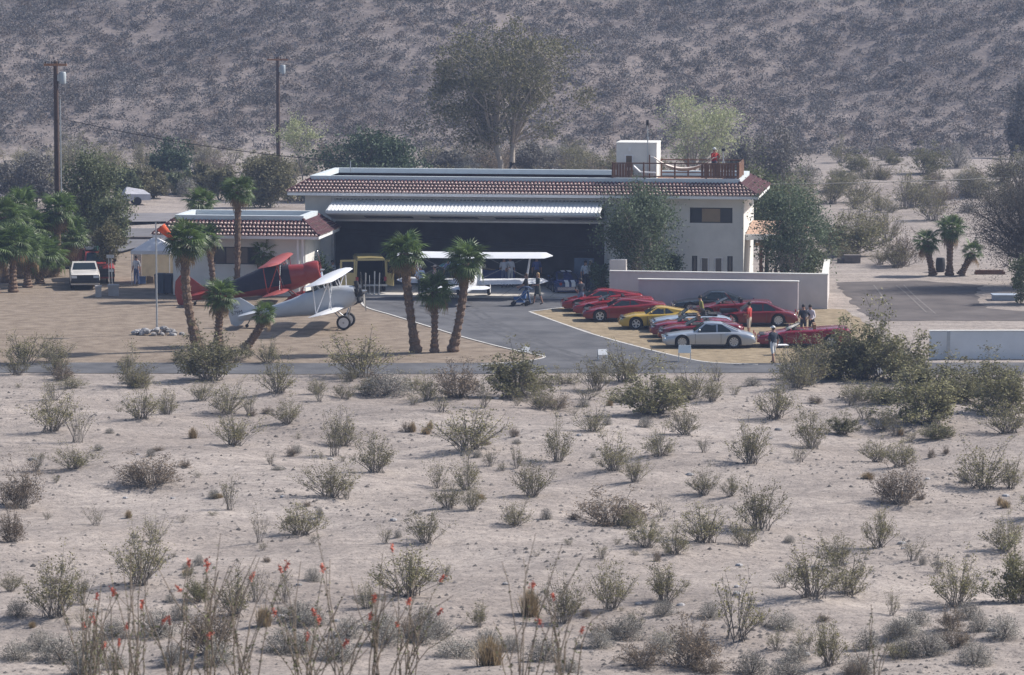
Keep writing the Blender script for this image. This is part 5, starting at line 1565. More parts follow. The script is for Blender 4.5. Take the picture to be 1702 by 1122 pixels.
# ------------------------------------------------------------------ people
def skel(pose):
    """joints of a 1.75 m figure facing +y: name -> (pos, radius); and bones"""
    J = {'pelvis': ((0, 0, .96), (.155, .115)), 'spine': ((0, .01, 1.14), (.145, .105)), 'chest': ((0, .0, 1.33), (.165, .115)), 'neck': ((0, .0, 1.49), (.055, .055)),
         'head': ((0, .02, 1.575), (.075, .088)), 'crown': ((0, .015, 1.675), (.07, .085))}
    for s, n in ((1, 'r'), (-1, 'l')):
        st = pose.get('stride', .06) * s
        J['hip' + n] = ((.095 * s, 0, .89), (.095, .095)); J['knee' + n] = ((.10 * s, .02 + st * .55, .49), (.062, .062)); J['ankle' + n] = ((.105 * s, st - .02, .10), (.042, .042)); J['toe' + n] = ((.12 * s, st + .15, .045), (.04, .035))
        a = pose.get('arm' + n, 'hang')
        el, wr, hd = {'hang': ((.25, -.03, 1.13), (.26, .04, .89), (.26, .07, .81)), 'fore': ((.24, .03, 1.13), (.20, .27, 1.08), (.18, .35, 1.08)), 'up': ((.25, .14, 1.18), (.13, .22, 1.42), (.09, .24, 1.48)),
                      'hip': ((.34, -.08, 1.17), (.18, .04, 1.02), (.15, .07, .99)), 'push': ((.22, .16, 1.16), (.19, .42, 1.04), (.18, .50, 1.02))}[a]
        J['shoulder' + n] = ((.185 * s, 0, 1.41), (.065, .065)); J['elbow' + n] = ((el[0] * s, el[1], el[2]), (.045, .045)); J['wrist' + n] = ((wr[0] * s, wr[1], wr[2]), (.030, .030)); J['hand' + n] = ((hd[0] * s, hd[1], hd[2]), (.036, .022))
    B = [('pelvis', 'spine'), ('spine', 'chest'), ('chest', 'neck'), ('neck', 'head'), ('head', 'crown')]
    for n in 'rl':
        B += [('pelvis', 'hip' + n), ('hip' + n, 'knee' + n), ('knee' + n, 'ankle' + n), ('ankle' + n, 'toe' + n), ('chest', 'shoulder' + n), ('shoulder' + n, 'elbow' + n), ('elbow' + n, 'wrist' + n), ('wrist' + n, 'hand' + n)]
    if pose.get('lean'):
        a = pose['lean']; h0 = Vector((0, 0, .95)); Mr = Matrix.Translation(h0) @ Matrix.Rotation(-a, 4, 'X') @ Matrix.Translation(-h0)
        for k in J:
            if k[:3] not in ('hip', 'kne', 'ank', 'toe', 'pel'): J[k] = (tuple(Mr @ Vector(J[k][0])), J[k][1])
    return J, B


POSES = {'stand': dict(stride=.05), 'walk': dict(stride=.22, armr='hang', arml='fore'), 'push': dict(stride=.16, armr='push', arml='push', lean=.08), 'talk': dict(stride=.04, armr='fore', arml='hip'),
         'photo': dict(stride=.05, armr='up', arml='up'), 'lean': dict(stride=.05, armr='fore', arml='fore', lean=.22)}
BASE = {}
tmp = []
for pn, pose in POSES.items():
    J, B = skel(pose); names = list(J); idx = {n: i for i, n in enumerate(names)}
    me = bpy.data.meshes.new('person_base'); me.from_pydata([J[n][0] for n in names], [(idx[a], idx[b]) for a, b in B], [])
    o = bpy.data.objects.new('person_base', me); COL.objects.link(o)
    o.modifiers.new('skin', 'SKIN').use_smooth_shade = True
    for n in names:
        sv = me.skin_vertices[0].data[idx[n]]; sv.radius = J[n][1]; sv.use_root = n == 'pelvis'
    o.modifiers.new('sub', 'SUBSURF').levels = 1
    tmp.append((pn, o, J, B))
dg = bpy.context.evaluated_depsgraph_get()
for pn, o, J, B in tmp:
    me = bpy.data.meshes.new_from_object(o.evaluated_get(dg))
    # which bone each face belongs to -> 0 skin 1 shirt 2 legs 3 shin 4 shoe 5 forearm
    P = [(Vector(J[a][0]), Vector(J[b][0]), a, b) for a, b in B]
    zone = []
    for f in me.polygons:
        best = None
        for a, b, na, nb in P:
            d = b - a; t = min(max((f.center - a).dot(d) / max(d.length_squared, 1e-9), 0), 1); q = (f.center - a - d * t).length
            if best is None or q < best[0]: best = (q, na, nb)
        na, nb = best[1], best[2]
        z = {'spine': 1, 'chest': 1}.get(na, None)
        if nb == 'neck': z = 1 if f.center.z < 1.46 else 0
        elif na == 'pelvis': z = 1 if (nb == 'spine' and f.center.z > .99) else 2
        elif na in ('neck', 'head'): z = 0
        elif na.startswith('hip'): z = 2
        elif na.startswith('knee'): z = 3
        elif na.startswith('ankle'): z = 4
        elif na.startswith('shoulder') or nb.startswith('shoulder'): z = 1
        elif na.startswith('elbow'): z = 5
        elif na.startswith('wrist'): z = 0
        zone.append(z if z is not None else 1)
    # fingers: five tapered chains from the palm, joined into the same mesh
    bm = bmesh.new(); bm.from_mesh(me); nb0 = len(bm.faces)
    fb = MB()
    for n in 'rl':
        w = Vector(J['wrist' + n][0]); h = Vector(J['hand' + n][0]); d = (h - w).normalized(); sidev = Vector((1, 0, 0)) if abs(d.x) < .8 else Vector((0, 0, 1))
        acr = d.cross(sidev).normalized(); cur = d.cross(acr).normalized()
        for k, (off, L_) in enumerate(((-.027, .060), (-.009, .072), (.009, .068), (.026, .054))):
            b0 = h + acr * off; fb.tube([b0, b0 + d * L_ * .5 + cur * .004, b0 + d * L_ + cur * .018], [.009, .0085, .006], 5)
        b0 = w.lerp(h, .45) - acr * .03; fb.tube([b0, b0 + d * .03 - acr * .022, b0 + d * .06 - acr * .028 + cur * .01], [.010, .010, .007], 5)
    vs = [bm.verts.new(v) for v in fb.v]
    for f in fb.f: bm.faces.new([vs[i] for i in f])
    bm.to_mesh(me); bm.free()
    zone += [0] * (len(me.polygons) - len(zone))
    for k in range(6): me.materials.append(None)
    me.polygons.foreach_set('material_index', zone); me.polygons.foreach_set('use_smooth', [True] * len(zone))
    BASE[pn] = me
    oldm = o.data; bpy.data.objects.remove(o); bpy.data.meshes.remove(oldm)


def cloth(col): return mat('cloth_%02d%02d%02d' % tuple(int(99 * c) for c in col), col, .9, .12, 6)


SKIN = mat('skin', (.36, .20, .14), .6, .08, 8)
HAIR = {'brown': mat('brown_hair', (.06, .035, .02), .7, .2, 12), 'dark': mat('dark_hair', (.018, .014, .012), .7, .2, 12), 'blond': mat('blond_hair', (.34, .22, .10), .7, .2, 12), 'grey': mat('grey_hair', (.38, .36, .34), .8, .2, 12)}
EYE = mat('eye', (.03, .02, .02), .3, .1, 10)


def person(label, pos, face, shirt, pants, pose='stand', hair='brown', cap=None, shorts=False, long_sleeve=False, scale=1.0, z=0.0, long_hair=False, skirt=None, group='visitors'):
    me = BASE[pose].copy()
    sh, pa = cloth(shirt), cloth(pants)
    for i, m in enumerate((SKIN, sh, pa, SKIN if shorts else pa, cloth((.06, .05, .045)), sh if long_sleeve else SKIN)): me.materials[i] = m
    o = bpy.data.objects.new('person', me); link(o)
    o.location = (*pos, z); o.rotation_euler.z = face; o.scale = (scale,) * 3
    tag(o, label, 'person', group)
    J, _ = skel(POSES[pose]); hd = Vector(J['head'][0]); cr = Vector(J['crown'][0])
    hm_ = MB(); c0 = hd.lerp(cr, .55)
    hm_.ball(c0 + Vector((0, -.022, .035)), (.088, .098, .098), n=12, k=7)
    if long_hair: hm_.ball(c0 + Vector((0, -.075, -.12)), (.085, .045, .19), n=10, k=6)
    hm_.build('hair', HAIR[hair], o, sm=60)
    if cap:
        cm = MB(); cm.ball(c0 + Vector((0, -.01, .065)), (.098, .108, .085), n=12, k=6); cm.prism([(c0.x - .08, c0.y + .06), (c0.x + .08, c0.y + .06), (c0.x + .05, c0.y + .20), (c0.x - .05, c0.y + .20)], 'z', c0.z + .045, c0.z + .06)
        cm.build('cap', cloth(cap), o, sm=50)
    fc = MB()
    for s in (1, -1): fc.ball(hd + Vector((s * .032, .078, .045)), (.012, .008, .009), n=6, k=4)
    fc.build('eyes', EYE, o)
    nm = MB(); nm.ball(hd + Vector((0, .092, .012)), (.013, .018, .024), n=6, k=4)
    for s in (1, -1): nm.ball(hd + Vector((s * .078, .0, .03)), (.012, .02, .03), n=6, k=4)
    nm.build('nose_and_ears', SKIN, o)
    MB().ball(hd + Vector((0, .076, -.022)), (.025, .012, .007), n=6, k=4).build('mouth', mat('lips', (.28, .10, .09), .5, .1, 8), o)
    if skirt:
        sk_ = MB(); sk_.loft([[(w * math.cos(t), w * .8 * math.sin(t) + .01, z_) for t in np.linspace(0, 6.283, 14, endpoint=False)] for w, z_ in ((.155, 1.02), (.185, .88), (.21, .70), (.225, .58))], cap=False); sk_.build('skirt', cloth(skirt), o, sm=60)
    return o


def person_px(label, px, py, face, shirt, pants, z=0.0, hpx=None, **k):
    x, y = G(px, py, z)
    return person(label, (x, y), R(face), shirt, pants, z=z + .012, **k)


# facing: 0 = away from the camera, 180 = towards it, 90 = to the left
person_px('person in white cap, dark shirt and white shorts walking on the road edge', 1285, 605, 30, (.04, .05, .07), (.62, .62, .62), pose='walk', cap=(.7, .7, .7), shorts=True)
person_px('person in a red shirt and pale shorts beside the silver coupe', 1245, 561, 60, (.33, .03, .025), (.48, .42, .34), pose='talk', shorts=True, hair='dark')
person_px('person in dark navy shirt standing behind the red open car', 1335, 565, 190, (.03, .035, .05), (.04, .04, .05), pose='talk', hair='dark')
person_px('person in a white long sleeved shirt standing behind the red open car', 1349, 564, 140, (.66, .62, .66), (.05, .05, .06), pose='lean', hair='dark', long_sleeve=True)
person_px('person in an olive yellow shirt bending over the red roadster', 1168, 548, 100, (.30, .28, .09), (.05, .06, .05), pose='lean', hair='dark')
person_px('person in a dark shirt and blue jeans beside the topmost red coupe', 965, 517, 20, (.03, .04, .05), (.13, .18, .27), pose='talk', hair='dark')
person_px('person with a dark top and blue jeans pushing the stroller', 876, 508, 100, (.035, .03, .03), (.07, .11, .20), pose='push', hair='brown', long_hair=True)
person_px('person with long blond hair in a dark dress walking by the stroller', 894, 507, 110, (.06, .065, .06), (.06, .065, .06), pose='walk', hair='blond', long_hair=True, skirt=(.06, .065, .06), shorts=True)
pr_ = person_px('person in a white shirt with a blue print before the hangar biplane', 699, 494, 20, (.50, .55, .66), (.04, .05, .08), pose='talk', hair='grey', z=.14)
MB().box(-.09, .09, -.135, -.10, 1.20, 1.38).build('shirt_print', cloth((.05, .09, .25)), pr_)
person_px('person in a pinkish shirt and cap before the hangar biplane', 723, 494, 70, (.42, .24, .28), (.12, .10, .10), pose='talk', hair='brown', cap=(.45, .35, .30), z=.14)
person_px('person in grey leaning by the left door jamb of the hangar', 566, 485, 250, (.10, .12, .15), (.07, .08, .11), pose='talk', hair='dark')
person_px('person in a pale shirt at the left door jamb of the hangar', 553, 484, 230, (.42, .44, .48), (.10, .10, .12), pose='stand', hair='dark')
person_px('person dressed all in white inside the hangar behind the biplane', 848, 478, 200, (.60, .60, .62), (.58, .58, .58), pose='stand', hair='grey', z=.14)
person_px('person in a pale print shirt inside the hangar behind the biplane', 838, 479, 170, (.40, .42, .46), (.10, .12, .2), pose='talk', hair='dark', z=.14)
person_px('person in a white shirt by the right hand hangar jamb', 982, 484, 160, (.62, .66, .72), (.05, .06, .09), pose='talk', hair='grey', z=.10)
person_px('person in a pale blue shirt half hidden near the right hangar jamb', 973, 485, 200, (.42, .48, .55), (.03, .03, .05), pose='stand', hair='dark', z=.10)
person_px('person in blue behind the palms at the hangar biplane', 745, 482, 150, (.16, .20, .36), (.05, .06, .1), pose='stand', hair='dark', z=.14)
person_px('person in dark blue in the hangar shade beyond the lower wing', 892, 478, 180, (.05, .07, .20), (.03, .03, .04), pose='stand', hair='dark', z=.14)
ux, uy, uz = hang(23.2, 2.2, 6.20)
person('person in a red jacket taking pictures on the roof terrace', (ux, uy), R(215), (.33, .03, .03), (.04, .05, .08), pose='photo', cap=(.6, .6, .6), z=6.20, long_sleeve=True)
person_px('person in a pale shirt standing by the white canopy tent', 227, 476, 150, (.45, .45, .48), (.07, .10, .2), pose='stand', hair='dark')

# tripod by the roof photographer
tp = empty('camera_tripod', hang(23.75, 1.7, 6.20), 0, 'pale camera tripod beside the photographer on the roof', 'tripod')
for k in range(3):
    a = 2.1 * k
    MB().tube([(0, 0, 1.2), (.28 * math.cos(a), .28 * math.sin(a), 0)], .022, 5).build('leg', M_galv, tp)
MB().tube([(0, 0, 1.1), (0, 0, 1.6)], .03, 6).build('column', M_galv, tp)
MB().box(-.09, .09, -.16, .12, 1.6, 1.74).build('camera', M_dark, tp)

# stroller
x, y = G(865, 509)
sr = empty('stroller', (x, y, .03), R(172), 'blue baby stroller with a dark hood on the driveway', 'stroller')
mblue = cloth((.05, .12, .28))
MB().prism([(-.28, .40), (.30, .32), (.36, .46), (.0, .50), (-.22, .85), (-.34, .82)], 'y', -.2, .2).build('seat', mblue, sr)
hd_ = MB(); hd_.loft([[(-.30 + .42 * math.cos(t) * q, yy, .72 + .34 * math.sin(t) * q) for t in np.linspace(.35, 2.5, 8)] for yy, q in ((-.23, .85), (-.2, 1), (.2, 1), (.23, .85))], cap=False, closed=False); hd_.build('hood', cloth((.03, .05, .10)), sr)
for s in (1, -1):
    MB().tube([(-.62, s * .2, 1.02), (.38, s * .22, .14)], .014, 5).build('frame_tube', M_galv, sr)
    MB().tube([(.10, s * .2, .62), (-.36, s * .22, .14)], .014, 5).build('frame_tube', M_galv, sr)
    for xx in (.38, -.36): MB().disc((xx, s * .23, .12), .12, 'y', .05, 12).build('wheel', M_black, sr)
MB().tube([(-.62, -.2, 1.02), (-.62, .2, 1.02)], .016, 6).build('handle', M_black, sr)
MB().box(-.20, .22, -.18, .18, .18, .30).build('basket', mblue, sr)

# ------------------------------------------------------------------ poles, wires, windsock
def utility_pole(label, px, py, top_py, arm=1.5, tr_=True, conduit=False, rz=0.0, y_=None):
    x, y = G(px, py); z = h1(x, y); h = (py - top_py) / ((py + 80) / 19.0)
    r = empty('utility_pole', (x, y, z - .1), rz, label, 'utility pole', 'wooden utility poles')
    MB().tube([(0, 0, 0), (0, 0, h * .5), (0, 0, h)], [.20, .17, .14], 10).build('pole', M_pole, r, sm=40)
    MB().box(-arm / 2, arm / 2, -.20, -.10, h - .28, h - .14).build('crossarm', mat('weathered_crossarm', (.30, .15, .08), .9, .2, 5), r)
    for k in range(4):
        o = MB().tube([(0, 0, 0), (0, 0, .10), (0, 0, .16)], [.03, .05, .03], 6).build('insulator', M_dark, r); o.location = (-arm / 2 + .1 + k * (arm - .2) / 3, -.15, h - .14)
    if tr_:
        t = MB().tube([(.42, -.05, h - 1.35), (.42, -.05, h - 1.30), (.42, -.05, h - .70), (.42, -.05, h - .64)], [.19, .21, .21, .17], 12).build('transformer', mat('transformer_grey', (.36, .40, .43), .5, .08, 3), r, sm=40)
        MB().box(.10, .30, -.10, .0, h - 1.2, h - .8).build('bracket', M_galv, t)
    if conduit: MB().tube([(.26, -.12, 0), (.26, -.12, h - 2.3)], .04, 6).build('conduit', M_galv, r)
    return Vector((x, y, z + h))


p1 = utility_pole('tall dark utility pole with a grey transformer and conduit above the palm row', 97, 440, 98, 1.4, True, True)
p2 = utility_pole('utility pole with a small transformer behind the left end of the hangar', 463, 308, 90, 1.7, True, False)


def wire(label, a, b, sag, r=.022):
    a, b = Vector(a), Vector(b); pts = []
    for k in range(17):
        t = k / 16; p = a.lerp(b, t); p.z -= sag * 4 * t * (1 - t); pts.append(p)
    o = MB().tube(pts, r, 4).build('power_line', M_dark)
    tag(o, label, 'power line')


wire('service cable running from the transformer pole towards the hangar roof', (p1.x + .2, p1.y, p1.z - 3.55), hang(2.0, 3.5, 6.9), .35)
o = MB().box(-.03, .03, -.03, .03, 6.30, 6.95).build('service_mast', M_galv); o.location = (*hang(2.0, 3.5)[:2], 0); tag(o, 'short service mast on the hangar roof', 'mast')
wire('power line running out from the back corner of the hangar', hang(24.9, 7.4, 5.55), (42, 234, 4.9), .2)
o = MB().tube([(0, 0, -.2), (0, 0, 5.1)], [.13, .1], 8).build('line_post', M_pole); o.location = (42, 234, h1(42, 234)); tag(o, 'slim post carrying the line from the hangar corner', 'post')
for k in range(2):
    a = hang(1.7, .5, 3.32 - .22 * k); b = hang(17.2, .5, 2.25 - .22 * k)
    wire('slack tie cable strung across the hangar doorway' if k == 0 else 'lower slack tie cable strung across the hangar doorway', a, b, .12, .014)

x, y = G(261, 556)
ws = empty('windsock', (x, y, 0), 0, 'orange windsock on a slim pole over a heap of stones', 'windsock')
MB().tube([(0, 0, 0), (0, 0, 5.6)], [.05, .035], 8).build('pole', M_galv, ws)
MB().tube([(.25, 0, 5.62), (.02, 0, 5.55)], .02, 5).build('arm', M_dark, ws)
rg = []
for t, q in ((0, .24), (.3, .20), (.65, .15), (1.0, .10)):
    c0 = Vector((.26 + .62 * t, -.1 * t, 5.38 - .62 * t)); ax = Vector((.7, -.1, -.7)).normalized(); u = ax.cross(Vector((0, 1, 0))).normalized(); v = ax.cross(u)
    rg.append([c0 + (u * math.cos(a) + v * math.sin(a)) * q for a in np.linspace(0, 6.283, 12, endpoint=False)])
MB().loft(rg, cap=False).build('sock', mat('windsock_orange', (.62, .10, .03), .8, .1, 4, trans=.2), ws, sm=60)
# stones round its foot
sr_ = random.Random(8)
rocks = []
for k in range(5):
    mb = MB(); rings = []
    for i in range(5):
        t = math.pi * i / 4; t = min(max(t, .15), math.pi - .15)
        rings.append([(math.sin(t) * math.cos(a) * sr_.uniform(.75, 1.15), math.sin(t) * math.sin(a) * sr_.uniform(.75, 1.15), -math.cos(t) * .7) for a in np.linspace(0, 6.283, 7, endpoint=False)])
    rocks.append(mb.loft(rings).mesh('stone', mat('grey_stone', (.30, .29, .29), .9, .2, 4, rnd=.3)))
for k in range(54):
    a = sr_.uniform(0, 6.28); q = sr_.uniform(.15, 1.0) ** .7; s = sr_.uniform(.10, .22)
    o = bpy.data.objects.new('stone', rocks[k % 5]); link(o)
    o.location = (x + 1.35 * q * math.cos(a), y + .75 * q * math.sin(a) - .1, max(.03, .42 * (1 - q)) + s * .1); o.scale = (s, s, s * .85); o.rotation_euler = (sr_.uniform(-.4, .4), sr_.uniform(-.4, .4), sr_.uniform(0, 6))
    tag(o, 'grey stone in the heap round the windsock pole', 'stone', 'stones heaped at the windsock')
for k in range(40):
    px_ = sr_.uniform(20, 1690); py_ = sr_.uniform(640, 1090); xx, yy = G(px_, py_); s = sr_.uniform(.09, .17)
    o = bpy.data.objects.new('stone', rocks[k % 5]); link(o); o.location = (xx, yy, h1(xx, yy) + s * .15); o.scale = (s * 1.2, s, s * .7); o.rotation_euler.z = sr_.uniform(0, 6)
    tag(o, 'dark stone lying loose on the desert sand', 'stone', 'loose stones on the sand')

# ------------------------------------------------------------------ yard things
x, y = G(254, 474)
tn = empty('canopy_tent', (x, y + 1.5, 0), YAW, 'white pyramid canopy tent with yellowish side curtains beside the small building', 'tent')
mcan = mat('canvas_white', (.66, .67, .70), .85, .06, 3, trans=.15); mcur = mat('canvas_cream', (.52, .46, .34), .85, .12, 2, trans=.2)
s = 1.15
rf = MB(); rf.add([(-s, -s, 1.95), (s, -s, 1.95), (s, s, 1.95), (-s, s, 1.95), (0, 0, 2.7), (-s * .45, -s * .45, 2.35), (s * .45, -s * .45, 2.35), (s * .45, s * .45, 2.35), (-s * .45, s * .45, 2.35)], [(0, 1, 6, 5), (1, 2, 7, 6), (2, 3, 8, 7), (3, 0, 5, 8), (5, 6, 4), (6, 7, 4), (7, 8, 4), (8, 5, 4)])
rf.build('roof', mcan, tn)
vl = MB()
for i in range(4):
    a, b = [(-s, -s), (s, -s), (s, s), (-s, s)][i], [(s, -s), (s, s), (-s, s), (-s, -s)][i]
    vl.box(min(a[0], b[0]) - .012, max(a[0], b[0]) + .012, min(a[1], b[1]) - .012, max(a[1], b[1]) + .012, 1.74, 1.95)
vl.build('valance', mcan, tn)
for sx in (-1, 1):
    for sy in (-1, 1): MB().tube([(sx * (s - .04), sy * (s - .04), 0), (sx * (s - .04), sy * (s - .04), 1.94)], .025, 6).build('post', M_white, tn)
for (a, b, yy) in ((-s + .1, s - .15, s - .08),):
    c2 = MB(); n = 24
    c2.loft([[(a + (b - a) * k / n, yy + .006 * math.sin(k * 1.7), zz) for k in range(n + 1)] for zz in (.05, 1.8)], cap=False, closed=False); c2.build('curtain', mcur, tn, sm=60)
c2 = MB(); c2.loft([[(-s + .06 + .05 * math.sin(k * 1.6), -s * .7 + 1.6 * s * k / 16, zz) for k in range(17)] for zz in (.05, 1.8)], cap=False, closed=False); c2.build('curtain', mcan, tn, sm=60)
for k, (dx, cc2) in enumerate(((-.7, (.10, .16, .30)), (-.25, (.20, .15, .10)), (.35, (.30, .10, .06)))):
    o = MB().box(-.2, .2, -.16, .16, 0, .36).box(-.21, .21, -.17, .17, .361, .41).build('storage_box', cloth(cc2)); o.location = (x + dx, y + .9 + .2 * k, .008); tag(o, ['blue', 'brown', 'rust red'][k] + ' storage box inside the canopy tent', 'box', 'boxes in the tent')

for k, (px_, py_, w_, h_) in enumerate(((266, 490, .55, 1.18), (280, 490, .42, 1.16))):
    xx, yy = G(px_, py_)
    bn = empty('waste_bin', (xx, yy + .2, .006), YAW, ('wide blue grey' if k == 0 else 'narrow dark blue') + ' wheeled waste bin at the corner of the small building', 'bin')
    mbn = mat('bin_blue%d' % k, (.035, .05, .075) if k == 0 else (.02, .028, .05), .6, .1, 4)
    MB().prism([(-w_ / 2 + .05, .1), (w_ / 2 - .05, .1), (w_ / 2, h_ - .1), (-w_ / 2, h_ - .1)], 'y', -.28, .28).build('tub', mbn, bn)
    MB().prism([(-w_ / 2 - .02, h_ - .098), (w_ / 2 + .02, h_ - .098), (w_ / 2 - .04, h_), (-w_ / 2 + .04, h_)], 'y', -.31, .31).build('lid', mbn, bn)
    for s in (1, -1): MB().disc((s * (w_ / 2 - .08), .30, .10), .10, 'x', .05, 12).build('wheel', M_black, bn)
for k, (px_, py_, w_, h_) in enumerate(((163, 494, .33, .62), (188, 492, .58, .62))):
    xx, yy = G(px_, py_); o = MB().box(-w_ / 2, w_ / 2, -.25, .25, 0, h_).box(-w_ / 2 - .03, w_ / 2 + .03, -.28, .28, h_ - .10, h_ - .02).build('concrete_block', mat('block_grey', (.36, .34, .33), .9, .1, 3)); o.location = (xx, yy + .2, .006); o.rotation_euler.z = .1
    tag(o, ('narrow' if k == 0 else 'wide') + ' grey concrete block before the parked pickup', 'block')
xx, yy = G(184, 478); o = MB().tube([(-.07, 0, 0), (-.10, 0, 1.75)], .03, 6).tube([(.09, 0, 0), (.05, 0, 1.75)], .03, 6).box(-.22, .2, -.04, .04, 1.68, 1.86).build('post_box', M_galv); o.location = (xx, yy, .006); tag(o, 'twin pale posts carrying a dark box by the planter tree', 'post')

# rusty brown fence and trailer at left
x, y = G(100, 446); f_ = empty('board_fence', (x, y, 0), YAW * .5, 'reddish brown board fence behind the parked vehicles', 'fence')
bmesh_ = MB().box(0, .27, 0, .03, 0, 1.15).mesh('board', mat('red_board', (.20, .085, .062), .85, .2, 4, rnd=.25))
for k in range(9):
    o = bpy.data.objects.new('board', bmesh_); link(o, f_); o.location = (k * .285, .01 * (k % 2), .02 * math.sin(k * 2))
MB().box(0, 2.56, .045, .09, .9, 1.0).build('rail', M_wood, f_)
for k in (0, 1.2, 2.5): MB().box(k, k + .09, .092, .18, 0, 1.2).build('post', M_wood, f_)
x, y = G(226, 343); tl = empty('covered_trailer', (x, y, h1(x, y)), .3, 'small trailer under a pale tarpaulin beyond the taxiway', 'trailer')
MB().loft([[(-1.0, -.6, .35), (1.0, -.6, .35), (1.0, .6, .35), (-1.0, .6, .35)], [(-1.0, -.6, .85), (1.0, -.6, .8), (1.0, .6, .8), (-1.0, .6, .85)], [(-.7, -.1, 1.35), (.6, -.15, 1.1), (.6, .15, 1.1), (-.7, .1, 1.35)]]).build('tarpaulin', mat('tarp', (.42, .42, .46), .8, .15, 2), tl)
for s in (1, -1): MB().disc((0, s * .62, .3), .3, 'y', .15, 14).build('wheel', M_black, tl)
MB().tube([(1.0, 0, .4), (1.9, 0, .4)], .04, 6).build('drawbar', M_dark, tl)
x, y = G(232, 402); o = MB().box(-1.7, 1.4, 0, .3, -.1, .28).box(-1.75, 1.45, -.03, .33, .281, .33).build('low_kerb_wall', mat('kerb_brown', (.14, .11, .10), .9, .2, 3)); o.location = (x, y, 0); tag(o, 'low brown kerb wall along the service road', 'wall')

# signs and chairs along the road
def board_sign(label, px, py, w, h, leg, m=None):
    x, y = G(px, py); r = empty('sandwich_board', (x, y, .034), R(vr.uniform(-8, 8)), label, 'sign')
    for s in (1, -1):
        q = MB(); q.prism([(s * .22, leg), (s * .03, leg + h), (s * .03 + s * .02, leg + h), (s * .24, leg)], 'x', -w / 2, w / 2); q.build('panel', m or M_white, r)
        for e in (-1, 1): MB().tube([(e * (w / 2 - .02), s * .25, 0), (e * (w / 2 - .02), s * .05, leg + h)], .016, 5).build('leg', M_galv, r)
    return r


board_sign('small white folding sign at the tip of the driveway kerb', 874, 587, .38, .22, .06)
board_sign('white folding sign standing alone on the driveway', 1001, 600, .44, .24, .28)
board_sign('grey folding sign in front of the silver coupe front wheel', 1138, 602, .58, .34, .42, M_roofcap)
for k, (px_, py_, lab) in enumerate(((1000, 603, None), (1297, 590, 'white folding table leg frame beside the walking person'))):
    if lab:
        x, y = G(px_, py_); r = empty('folding_table', (x, y, .012), .2, 'low white folding table beside the person in white cap', 'table')
        MB().box(-.35, .35, -.25, .25, .44, .48).build('table_top', M_white, r)
        for sx in (-.3, .3):
            for sy in (-.2, .2): MB().tube([(sx, sy, 0), (sx, sy, .45)], .015, 5).build('leg', M_galv, r)

# inside the hangar
def hput(name, label, cat, u, v, mb, m, z=.10, group=None):
    o = mb.build(name, m); p = hang(u, v, z); o.location = p; o.rotation_euler.z = YAW; tag(o, label, cat, group); return o


hput('tool_cabinet', 'tall dark blue tool cabinet against the hangar back wall', 'cabinet', 12.5, 8.6, MB().box(-.6, .6, -.3, .3, 0, 1.9).box(-.55, .55, -.32, -.301, .1, .9).box(-.55, .55, -.32, -.301, .95, 1.8), cloth((.03, .04, .09)))
hput('tool_cabinet', 'grey metal cabinet beside the blue tool cabinet', 'cabinet', 10.8, 8.6, MB().box(-.5, .5, -.3, .3, 0, 1.6).box(-.45, .45, -.32, -.301, .1, 1.5), M_galv)
hput('workbench', 'long workbench along the hangar back wall', 'workbench', 6.0, 8.4, MB().box(-2, 2, -.4, .4, .82, .90).box(-1.9, -1.8, -.35, .35, 0, .82).box(1.8, 1.9, -.35, .35, 0, .82).box(-1.8, 1.8, -.3, .3, .25, .30), M_wood)
ub_ = empty('sun_umbrella', hang(8.6, -1.0, .14), 0, 'teal and white garden umbrella beyond the biplane tail', 'umbrella')
cn = MB(); cn.add([(0, 0, 1.55)] + [(.75 * math.cos(a), .75 * math.sin(a), 1.18 + .03 * (k % 2)) for k, a in enumerate(np.linspace(0, 6.283, 16, endpoint=False))], [(0, 1 + k, 1 + (k + 1) % 16) for k in range(16)], 0)
cn.m = [k // 2 % 2 for k in range(16)]
cn.build('canopy', [cloth((.05, .32, .36)), cloth((.50, .58, .62))], ub_)
MB().tube([(0, 0, 0), (0, 0, 1.58)], .02, 6).build('pole', M_white, ub_)
MB().disc((0, 0, .04), .2, 'z', .08, 12).build('base', M_dark, ub_)
hput('folding_table', 'table with a blue cloth in the hangar behind the biplane', 'table', 10.8, 2.5, MB().box(-1.0, 1.0, -.4, .4, .70, .74).box(-1.02, 1.02, -.42, -.40, .15, .74).box(-.95, -.9, -.35, .35, 0, .7).box(.9, .95, -.35, .35, 0, .7), cloth((.05, .08, .24)))
# dark leafy plant and bin near the left jamb
x, y = G(533, 486); tree('potted_shrub', 'dark shrub standing against the hangar wall left of the door', x, y, .5, 1.3, (.55, .5, .75), 22, 150, .09, M_tdk, .05, 61, cat='shrub')
x, y = G(996, 497); tree('potted_shrub', 'dark shrub in front of the right hand door jamb', x, y, .5, 1.2, (.5, .5, .75), 20, 150, .09, M_tdk, .05, 62, cat='shrub')
hput('equipment_screen', 'tall grey blue panel standing by the right hand door jamb', 'panel', 16.2, -1.4, MB().box(-.55, .55, -.04, .04, .05, 1.75).box(-.5, -.42, -.2, .2, 0, .05).box(.42, .5, -.2, .2, 0, .05), cloth((.10, .14, .20)), z=.14)
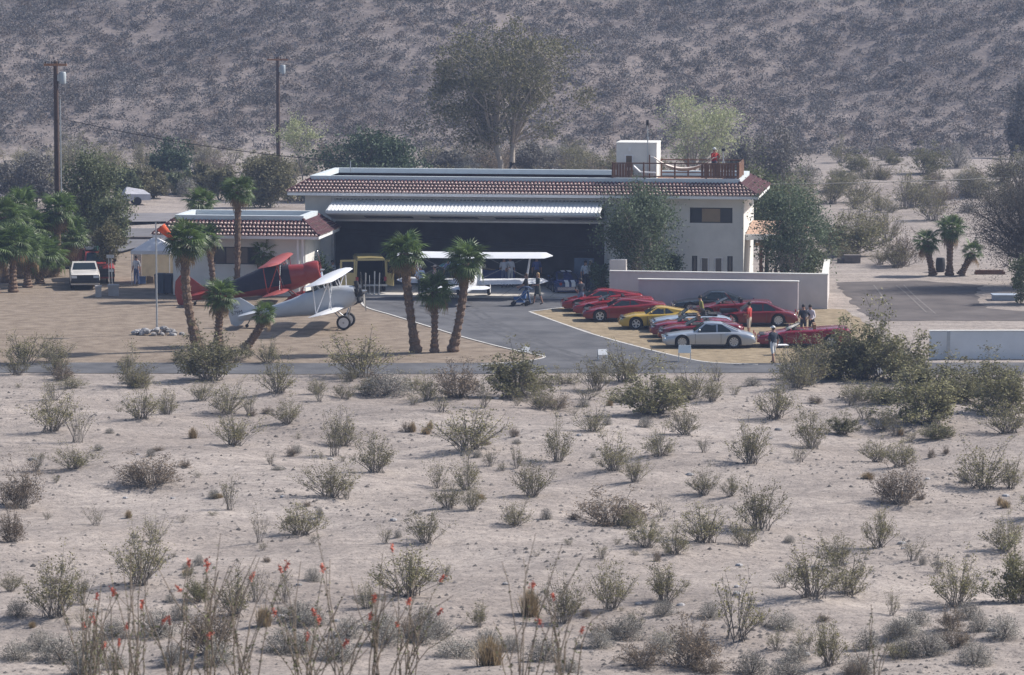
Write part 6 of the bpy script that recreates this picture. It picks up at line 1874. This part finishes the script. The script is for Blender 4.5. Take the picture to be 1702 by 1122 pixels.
# barrel and low planks by the palm trio
x, y = G(1563, 452); o = MB().tube([(0, 0, 0), (0, 0, .1), (0, 0, .4), (0, 0, .75), (0, 0, .85)], [.24, .27, .30, .27, .24], 10).build('barrel', M_dark, sm=40); o.location = (x, y, 0); tag(o, 'dark barrel between the palms beyond the old tarmac', 'barrel')
x, y = G(1645, 456); o = MB().box(-.9, .9, -.15, .15, 0, .16).box(-.85, .8, -.12, .12, .161, .26).build('timber_pile', M_wood); o.location = (x, y, 0); tag(o, 'low pile of brown timbers under the mesquite', 'timber')
x, y = G(1416, 437); o = MB().box(-.5, .5, -.3, .3, 0, .5).box(-.9, -.52, -.2, .2, 0, .3).build('rubble_block', mat('rubble', (.16, .14, .13), .9, .2, 4)); o.location = (x, y, 0); tag(o, 'grey block on the sand beyond the courtyard trees', 'block')
# patio chairs
pc = random.Random(6)
for k in range(4):
    px_, py_, _ = hang(HW + .7 + .75 * k, 2.2 + .3 * (k % 2)); r = empty('patio_chair', (px_, py_, .0), pc.uniform(0, 6), 'reddish patio chair under the patio cover', 'chair', 'chairs under the patio cover')
    mm = cloth((.17, .06, .05))
    MB().box(-.25, .25, -.25, .25, .42, .47).build('seat', mm, r); MB().box(-.25, .25, .21, .25, .475, 1.25).build('backrest', mm, r)
    for sx in (-.22, .22):
        for sy in (-.22, .22): MB().tube([(sx, sy, 0), (sx, sy, .43)], .018, 5).build('leg', M_dark, r)

# ------------------------------------------------------------------ desert air
hz = MB().box(-300, 300, -40, 640, -6, 95)
ho = hz.build('haze', [])
tag(ho, 'thin pale haze over the desert', 'haze', kind='stuff')
hm_ = bpy.data.materials.new('haze'); hm_.use_nodes = True
n_ = hm_.node_tree; n_.nodes.remove(n_.nodes['Principled BSDF'])
pv = n_.nodes.new('ShaderNodeVolumePrincipled'); pv.inputs['Color'].default_value = (.52, .66, 1.0, 1); pv.inputs['Density'].default_value = .00034; pv.inputs['Anisotropy'].default_value = .2
n_.links.new(pv.outputs[0], n_.nodes['Material Output'].inputs['Volume'])
ho.data.materials.append(hm_)

# the same scrub goes on past both sides of the view
for k in range(60):
    px = vr.uniform(-330, -25) if k % 2 else vr.uniform(1725, 2050)
    bush_px(vr.choice([c_k for c_k in ('creosote', 'creosote', 'sparse', 'ball', 'dense')]), px, vr.uniform(640, 1080), vr.uniform(34, 80), vr.uniform(26, 66))
for k in range(24):
    x, y = (1 if k % 2 else -1) * vr.uniform(42, 62), vr.uniform(262, 318)
    bush(vr.choice(['creosote', 'dense', 'ball']), x, y, vr.uniform(1.4, 3.2), vr.uniform(1.0, 2.2), place='on the flat beyond the courtyard' if x > 0 else 'on the flat beyond the taxiway')
